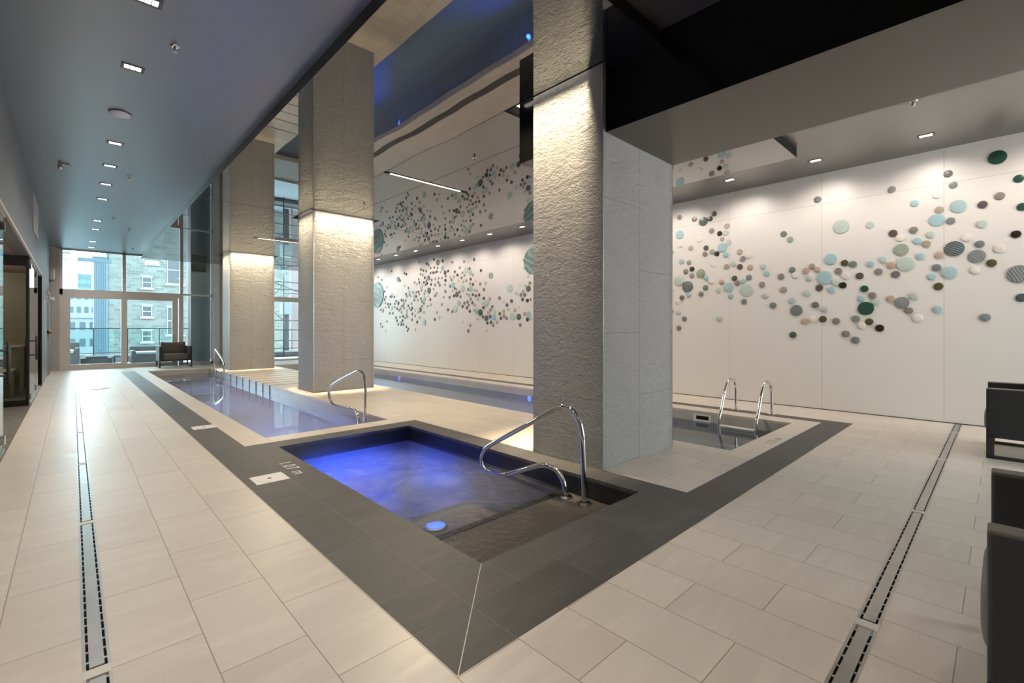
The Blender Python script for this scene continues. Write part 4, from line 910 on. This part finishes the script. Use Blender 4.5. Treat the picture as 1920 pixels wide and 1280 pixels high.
# ------------------------------------------------------------------ ceramic discs on the mosaic wall
DISCS = """8.076,2.950,0.345,F;16.276,2.524,0.474,F;-0.146,1.915,0.107,Ss;0.429,2.295,0.099,Es;1.364,1.540,0.097,D;0.921,2.148,0.098,B;1.662,2.781,0.102,B;0.038,3.386,0.085,D;1.876,2.030,0.103,A;0.219,2.173,0.084,Ss;0.391,2.843,0.082,Ag;3.012,1.907,0.105,Bs;0.957,1.607,0.082,Ss;0.598,2.700,0.081,A;0.478,1.990,0.080,As;0.968,2.350,0.082,Gs;4.063,2.035,0.104,Es;2.257,1.538,0.087,S;4.227,2.165,0.101,B;1.797,2.304,0.081,A;3.315,1.977,0.085,As;3.422,2.691,0.083,A;3.766,3.211,0.081,Dg;3.813,2.264,0.081,G;4.216,3.035,0.081,A;-0.167,1.624,0.051,E;0.022,2.247,0.051,Ws;0.793,1.391,0.055,W;0.144,1.389,0.050,Ss;8.843,1.564,0.103,Bs;8.952,2.309,0.104,B;0.019,2.900,0.048,T;-0.142,3.080,0.047,D;-0.170,2.730,0.047,D;0.174,2.575,0.049,B;0.089,2.072,0.048,O;0.582,1.811,0.050,O;0.169,2.823,0.047,M;0.312,2.422,0.048,W;-0.119,2.404,0.046,K;0.589,1.501,0.049,As;0.194,2.324,0.046,S;0.238,1.997,0.046,W;0.601,2.063,0.048,S;1.204,1.254,0.052,K;1.486,1.077,0.053,S;0.883,1.495,0.048,T;0.832,1.693,0.049,Bs;9.927,1.962,0.098,B;0.595,3.034,0.047,W;0.489,3.292,0.046,Ms;0.464,2.665,0.046,Ss;0.573,2.229,0.047,Ps;0.645,1.947,0.047,A;11.360,1.830,0.106,B;1.077,2.141,0.049,P;1.026,2.009,0.049,Ms;1.247,1.632,0.048,Bs;1.482,1.392,0.051,Ss;1.413,1.293,0.050,W;1.324,1.347,0.050,O;1.605,1.168,0.052,T;1.079,1.668,0.048,P;1.055,2.590,0.049,M;0.977,2.514,0.048,W;10.168,1.702,0.097,E;0.822,2.969,0.046,A;0.576,2.833,0.045,Ns;0.441,3.132,0.044,Sg;0.797,2.448,0.046,A;0.703,2.394,0.046,N;0.768,2.235,0.046,A;1.945,1.878,0.052,M;1.783,1.841,0.051,A;1.896,1.394,0.051,O;1.725,1.361,0.050,T;1.316,2.749,0.048,B;1.068,3.208,0.047,Ts;1.519,2.201,0.049,S;1.216,2.065,0.048,T;1.437,2.022,0.049,M;1.381,1.827,0.049,D;1.287,1.726,0.048,T;1.413,1.684,0.047,A;0.835,2.602,0.046,T;10.836,2.956,0.098,B;8.248,1.605,0.079,A;0.664,2.513,0.044,B;10.992,2.424,0.096,B;9.577,1.564,0.089,A;8.611,1.551,0.084,E;8.260,2.261,0.082,E;1.968,3.248,0.050,S;2.125,2.159,0.050,P;1.698,2.118,0.048,T;1.612,2.036,0.048,Ws;1.642,1.897,0.048,K;2.114,1.807,0.050,B;1.998,1.616,0.050,Es;2.136,1.359,0.051,P;2.034,1.402,0.050,W;2.306,1.147,0.051,E;1.620,2.229,0.048,O;1.166,2.232,0.046,B;12.777,2.475,0.103,E;13.067,1.445,0.104,A;2.599,1.631,0.051,S;2.478,2.097,0.050,T;2.317,2.191,0.047,S;2.274,2.104,0.047,Ws;2.043,2.222,0.045,N;1.970,2.165,0.044,Ps;2.083,2.042,0.048,B;1.731,1.943,0.046,B;2.444,1.879,0.050,N;2.317,1.694,0.049,As;1.875,1.549,0.047,Bs;1.313,2.184,0.044,As;12.280,3.327,0.095,S;9.720,2.712,0.083,G;13.247,2.641,0.089,B;9.902,1.537,0.084,E;2.764,1.986,0.049,Ts;2.441,2.784,0.048,S;2.348,2.682,0.047,Gs;10.604,2.400,0.081,A;10.340,1.747,0.075,A;10.631,2.869,0.079,A;11.474,2.560,0.086,A;11.176,2.001,0.085,A;3.124,2.577,0.049,P;2.969,2.501,0.048,W;3.071,2.449,0.048,Ss;3.122,2.318,0.049,M;2.954,2.295,0.048,P;2.748,2.288,0.047,B;2.696,2.168,0.047,A;2.973,2.121,0.048,Ss;2.719,1.800,0.047,Bs;11.284,2.272,0.083,E;3.564,3.314,0.048,E;3.612,3.014,0.048,T;3.341,3.055,0.047,Ps;3.366,2.939,0.047,B;3.313,2.771,0.047,Bs;3.361,2.551,0.047,A;3.348,2.344,0.047,N;3.238,2.383,0.047,B;3.213,2.126,0.047,O;3.164,2.041,0.046,T;3.067,2.064,0.046,A;3.487,1.935,0.048,B;3.721,1.995,0.049,S;3.279,1.820,0.047,A;3.051,1.714,0.046,S;3.471,1.424,0.048,B;12.025,3.119,0.083,A;11.887,2.979,0.071,E;14.750,2.992,0.095,S;14.030,2.463,0.092,A;13.687,2.331,0.082,A;12.806,2.888,0.084,S;13.067,2.218,0.085,A;3.934,3.279,0.047,T;3.469,2.945,0.045,K;3.835,2.888,0.047,W;4.001,2.749,0.047,P;3.714,2.718,0.046,M;3.604,2.637,0.046,G;3.518,2.588,0.045,K;3.734,2.608,0.046,T;3.595,2.407,0.046,W;4.099,2.324,0.048,T;3.714,2.175,0.046,A;3.431,2.077,0.045,P;3.803,1.885,0.047,T;4.243,1.555,0.048,B;4.126,1.429,0.048,S;4.235,1.260,0.048,T;14.178,1.842,0.087,A;13.298,1.869,0.083,E;15.231,1.991,0.088,A;4.221,3.366,0.046,T;3.636,3.236,0.044,O;4.187,2.514,0.046,A;4.034,2.486,0.045,G;3.978,2.358,0.045,K;3.978,2.233,0.045,Ts;3.621,2.103,0.043,W;4.034,1.875,0.045,A;4.176,1.835,0.046,Es;4.256,1.754,0.046,W;14.560,1.412,0.082,E;4.213,2.829,0.043,Ws;4.384,2.715,0.044,A;4.384,1.981,0.044,B;4.389,1.577,0.044,T;14.745,2.147,0.077,E;3.424,2.841,0.038,P;15.879,1.916,0.078,S;8.627,1.830,0.052,W;8.395,1.628,0.051,P;8.885,1.971,0.051,M;8.752,1.725,0.050,P;8.531,2.117,0.049,S;8.395,2.107,0.049,S;8.470,1.996,0.049,M;8.293,1.958,0.049,K;8.446,2.198,0.049,P;8.266,2.581,0.049,B;8.296,1.477,0.049,K;8.178,1.499,0.045,B;8.559,1.341,0.050,S;9.188,1.713,0.049,P;9.079,1.524,0.049,T;9.063,1.874,0.049,E;8.998,1.766,0.049,B;8.374,2.347,0.047,B;8.207,2.399,0.046,T;11.001,1.448,0.054,W;9.909,1.195,0.051,W;10.017,2.097,0.049,M;9.827,1.684,0.049,P;9.734,1.765,0.048,T;9.549,1.712,0.048,B;9.745,1.581,0.048,M;9.866,1.402,0.049,E;9.710,1.419,0.048,M;9.457,1.423,0.048,P;9.619,1.333,0.048,T;9.298,1.527,0.047,M;9.351,1.650,0.047,M;9.184,1.588,0.047,T;9.358,2.077,0.047,S;9.207,1.980,0.047,W;8.698,2.173,0.046,B;10.635,1.343,0.051,P;10.729,1.177,0.051,S;10.179,2.509,0.047,T;10.014,2.345,0.047,S;10.220,2.203,0.047,M;10.612,2.105,0.048,T;9.763,2.071,0.046,P;12.198,1.603,0.053,A;10.904,1.996,0.049,S;10.761,2.024,0.049,S;10.531,1.991,0.048,M;10.427,1.924,0.048,P;10.039,1.839,0.047,M;10.655,1.748,0.049,M;9.657,1.848,0.046,S;10.310,1.520,0.048,B;8.580,2.372,0.043,W;10.446,3.235,0.046,M;10.504,2.798,0.046,P;10.146,2.891,0.045,M;11.851,2.867,0.042,T;11.641,2.822,0.049,B;10.612,2.681,0.046,M;10.824,2.654,0.047,P;10.655,2.563,0.046,A;11.869,2.739,0.049,K;10.733,2.391,0.044,T;10.507,2.522,0.046,M;10.340,2.336,0.045,P;9.949,2.518,0.044,A;10.515,2.226,0.046,M;10.378,2.192,0.045,E;10.284,2.078,0.045,P;10.072,1.963,0.044,B;15.201,2.401,0.044,E;12.457,1.538,0.051,M;11.737,1.821,0.049,M;11.512,1.766,0.048,T;10.705,1.932,0.046,T;10.996,1.900,0.047,M;10.788,1.857,0.046,M;10.058,1.579,0.045,M;12.016,3.357,0.047,K;11.139,3.063,0.045,G;11.247,2.851,0.045,K;10.662,2.991,0.042,M;11.546,2.731,0.046,T;11.218,2.688,0.045,W;10.400,2.617,0.043,W;10.968,2.632,0.044,B;12.666,2.668,0.048,M;12.262,2.703,0.047,S;12.179,2.611,0.047,T;11.628,2.545,0.046,S;11.297,2.428,0.043,P;11.156,2.340,0.045,M;11.873,2.396,0.047,T;11.654,2.202,0.046,S;11.427,2.236,0.045,K;11.098,2.195,0.045,T;10.678,2.215,0.044,P;15.201,2.492,0.042,B;13.814,1.940,0.049,K;12.336,1.748,0.048,P;12.066,1.995,0.047,P;10.454,1.779,0.039,B;12.500,3.456,0.045,K;11.504,3.268,0.043,T;13.268,3.207,0.047,M;13.116,3.155,0.047,M;12.542,3.036,0.045,M;12.429,3.034,0.045,T;11.732,3.019,0.044,M;11.385,2.963,0.043,O;13.027,2.911,0.047,M;11.440,2.821,0.043,B;11.045,2.754,0.042,S;12.632,2.808,0.046,S;13.359,2.782,0.047,M;13.087,2.762,0.047,M;12.938,2.795,0.045,T;12.884,2.718,0.045,K;12.438,2.636,0.045,T;11.381,2.456,0.041,M;11.504,2.395,0.043,B;13.232,2.508,0.042,P;13.012,2.467,0.046,A;12.359,2.360,0.045,A;12.443,2.291,0.045,S;12.709,2.186,0.046,O;12.690,2.018,0.046,A;14.245,2.217,0.049,G;14.820,1.951,0.050,M;13.619,1.864,0.048,W;13.096,1.786,0.047,A;13.804,1.747,0.048,T;13.629,1.673,0.048,P;14.903,1.632,0.051,M;14.750,1.399,0.050,T;13.825,1.549,0.048,M;13.499,1.463,0.048,K;13.344,1.614,0.047,P;14.063,1.239,0.044,S;10.924,3.222,0.039,T;12.903,3.361,0.044,K;12.801,3.299,0.043,S;12.685,3.202,0.043,T;12.485,3.199,0.043,S;12.948,3.123,0.044,T;12.695,3.041,0.043,T;12.327,3.049,0.042,O;11.009,2.902,0.040,P;10.912,2.815,0.039,P;13.162,3.013,0.044,P;12.429,2.829,0.043,P;12.066,2.835,0.042,B;13.655,2.803,0.045,P;13.504,2.736,0.045,A;11.895,2.609,0.041,T;10.454,2.357,0.038,B;14.223,2.442,0.046,M;13.551,2.465,0.045,T;13.406,2.471,0.043,E;13.556,2.325,0.042,K;13.457,2.203,0.045,A;13.197,2.141,0.044,S;13.197,1.984,0.044,T;15.488,2.137,0.049,K;15.129,1.798,0.048,M;14.526,2.247,0.047,E;14.413,2.041,0.047,M;14.675,1.894,0.047,T;14.526,1.822,0.047,G;14.068,2.035,0.046,E;14.413,1.674,0.047,K;14.826,1.527,0.048,M;14.452,1.528,0.047,K;14.390,1.390,0.047,M;12.299,3.165,0.040,T;14.612,2.937,0.044,M;13.288,3.054,0.042,T;13.401,2.888,0.042,G;12.243,2.839,0.040,P;12.982,2.678,0.041,T;14.058,2.643,0.043,S;14.151,2.360,0.043,T;12.840,2.308,0.041,W;13.072,2.383,0.041,G;13.370,2.391,0.040,P;13.263,2.233,0.042,T;13.687,2.204,0.041,T;13.082,2.076,0.041,O;15.726,2.319,0.046,K;15.304,2.130,0.045,K;15.414,2.034,0.046,M;15.676,2.200,0.046,P;15.353,1.804,0.046,M;14.903,2.228,0.045,S;14.413,2.222,0.044,T;14.572,1.950,0.044,P;13.884,1.877,0.041,M;14.178,1.698,0.043,S;14.273,1.613,0.043,T;14.189,1.303,0.043,M;14.112,1.167,0.039,E;13.619,1.214,0.042,W;15.569,1.505,0.046,T;8.183,1.983,0.032,S;12.138,3.011,0.037,P;15.195,3.318,0.042,K;14.301,3.163,0.041,M;14.178,3.121,0.040,K;13.761,2.474,0.040,T;13.916,2.357,0.040,P;10.792,2.263,0.034,P;15.569,2.757,0.043,P;15.739,2.619,0.043,M;15.638,2.414,0.043,M;15.316,2.404,0.042,M;15.015,2.389,0.042,M;16.040,1.948,0.044,T;14.985,2.133,0.042,T;14.997,2.020,0.042,P;14.340,2.117,0.041,T;14.520,2.033,0.041,P;14.351,1.957,0.041,P;13.857,2.098,0.040,P;13.987,1.946,0.040,T;13.442,1.789,0.039,P;14.107,1.639,0.040,P;16.027,1.426,0.044,S;15.905,1.316,0.044,S;15.956,3.059,0.041,S;14.301,2.734,0.038,W;12.528,2.506,0.035,P;12.869,1.976,0.035,P;11.967,2.225,0.034,P;15.644,2.035,0.040,P;14.623,1.648,0.038,O;16.066,1.307,0.041,W;15.644,1.168,0.040,W;13.365,3.455,0.033,T;16.230,3.184,0.038,M"""
D = []
for s_ in DISCS.split(';'):
    a = s_.split(','); D.append((float(a[0]), float(a[1]), float(a[2]), a[3]))
gl = {}
def disc_mesh(key):
    if key in gl: return gl[key]
    m = MB(); m.lathe([(.985, 0), (1, -.15), (1, -.55), (.97, -.8), (.90, -.93), (0, -1)], (0, 0, 0), 40, 'X')
    # turn the profile so local Z is the axis used by the glaze, X outwards
    bmesh.ops.recalc_face_normals(m.bm, faces=m.bm.faces)
    if key[0] == 'F':
        # feathered relief ribs fanning from a centre vein
        for k in range(-5, 6):
            for s in (-1, 1):
                a = k*.15; m.tube([(-1.0, a, 0+s*.02), (-1.08, a+.18, s*.3), (-1.0, a+.30, s*(.72-.5*abs(a)))], .035, 6)
        m.tube([(-1.02, -.85, 0), (-1.1, 0, 0), (-1.02, .88, 0)], .045, 6)
    me = bpy.data.meshes.new('ceramic_disc'); m.bm.to_mesh(me); m.bm.free()
    me.materials.append(glaze(key[0], len(key) > 1 or key[0] == 'F')); gl[key] = me; return me
def size(r): return 'large' if r > .075 else 'mid-sized' if r > .058 else 'small'
def zone(y): return 'at far right' if y < 1.3 else 'right of pillar' if y < 4.6 else 'left of pillar' if y < 7.6 else 'mid wall' if y < 11 else 'far left'
marks = [d for d in D[:300] if d[2] > .07]
def direction(a, b):   # where a lies as seen from b; photo right is -Y
    dx, dz = -(a[0]-b[0]), a[1]-b[1]; an = math.degrees(math.atan2(dz, dx)) % 360
    return ['right', 'upper right', 'above', 'upper left', 'left', 'lower left', 'below', 'lower right'][int((an+22.5)//45) % 8]
used = set()
def pat(k): return 'streaked ' if len(k) > 1 and k[1] == 's' else 'glossy ' if len(k) > 1 else ''
def dphr(d): return {'right': 'right of', 'left': 'left of', 'above': 'above', 'below': 'below'}.get(d, d + ' of')
def disc_label(d):
    base = '%s %s%s disc' % (size(d[2]), pat(d[3]), GL[d[3][0]][0])
    near = sorted((m for m in D if m is not d), key=lambda m: math.hypot(m[0]-d[0], m[1]-d[1]))
    big = sorted((m for m in marks if m is not d), key=lambda m: math.hypot(m[0]-d[0], m[1]-d[1]))
    for k in range(6):
        for j in range(3):
            m, q = big[k], near[j]
            s = '%s %s, %s large %s disc, beside %s %s' % (base, zone(d[0]), dphr(direction(d, m)), GL[m[3][0]][0], size(q[2]), GL[q[3][0]][0])
            if len(s.split()) > 16: s = '%s %s, %s large %s disc' % (base, zone(d[0]), dphr(direction(d, m)), GL[m[3][0]][0])
            if s not in used and len(s.split()) <= 16: used.add(s); return s
    s = '%s %s, %s' % (base, zone(d[0]), ORD[len(used) % 16]); used.add(s); return s
hts = .015
for i, d in enumerate(D[:300]):
    o = bpy.data.objects.new('ceramic_disc', disc_mesh(d[3])); COL.objects.link(o)
    o.location = (XR-.0005, d[0], d[1]); k = hts if d[3] != 'F' else .03
    o.scale = (k, d[2], d[2]); o.rotation_euler = (random.uniform(0, 6.28) if len(d[3]) < 2 and d[3] != 'F' else random.uniform(-.5, .5), 0, 0)
    lb = disc_label(d) if d[3] != 'F' else ('very large green disc with feathered relief, cut off by the near pillar' if d[0] < 12 else 'very large green disc with feathered relief, cut off by the middle pillar')
    tag(o, lb, 'ceramic disc', 'ceramic discs scattered over the cream wall')
rest = bmesh.new(); mats = []
for d in D[300:]:
    me = disc_mesh(d[3]).copy(); me.transform(Matrix.Translation((XR-.0005, d[0], d[1])) @ Matrix.Diagonal((hts, d[2], d[2], 1)))
    mt_ = disc_mesh(d[3]).materials[0]
    if mt_ not in mats: mats.append(mt_)
    n0 = len(rest.faces); rest.from_mesh(me); rest.faces.ensure_lookup_table()
    for f in rest.faces[n0:]: f.material_index = mats.index(mt_)
    bpy.data.meshes.remove(me)
me = bpy.data.meshes.new('ceramic_disc'); rest.to_mesh(me); rest.free()
for m_ in mats: me.materials.append(m_)
o = bpy.data.objects.new('ceramic_disc_scatter', me); COL.objects.link(o)
tag(o, 'tiniest ceramic discs scattered over the far part of the cream wall', 'ceramic disc', kind='stuff')

for o in bpy.data.objects:
    if '_w' in o: del o['_w']
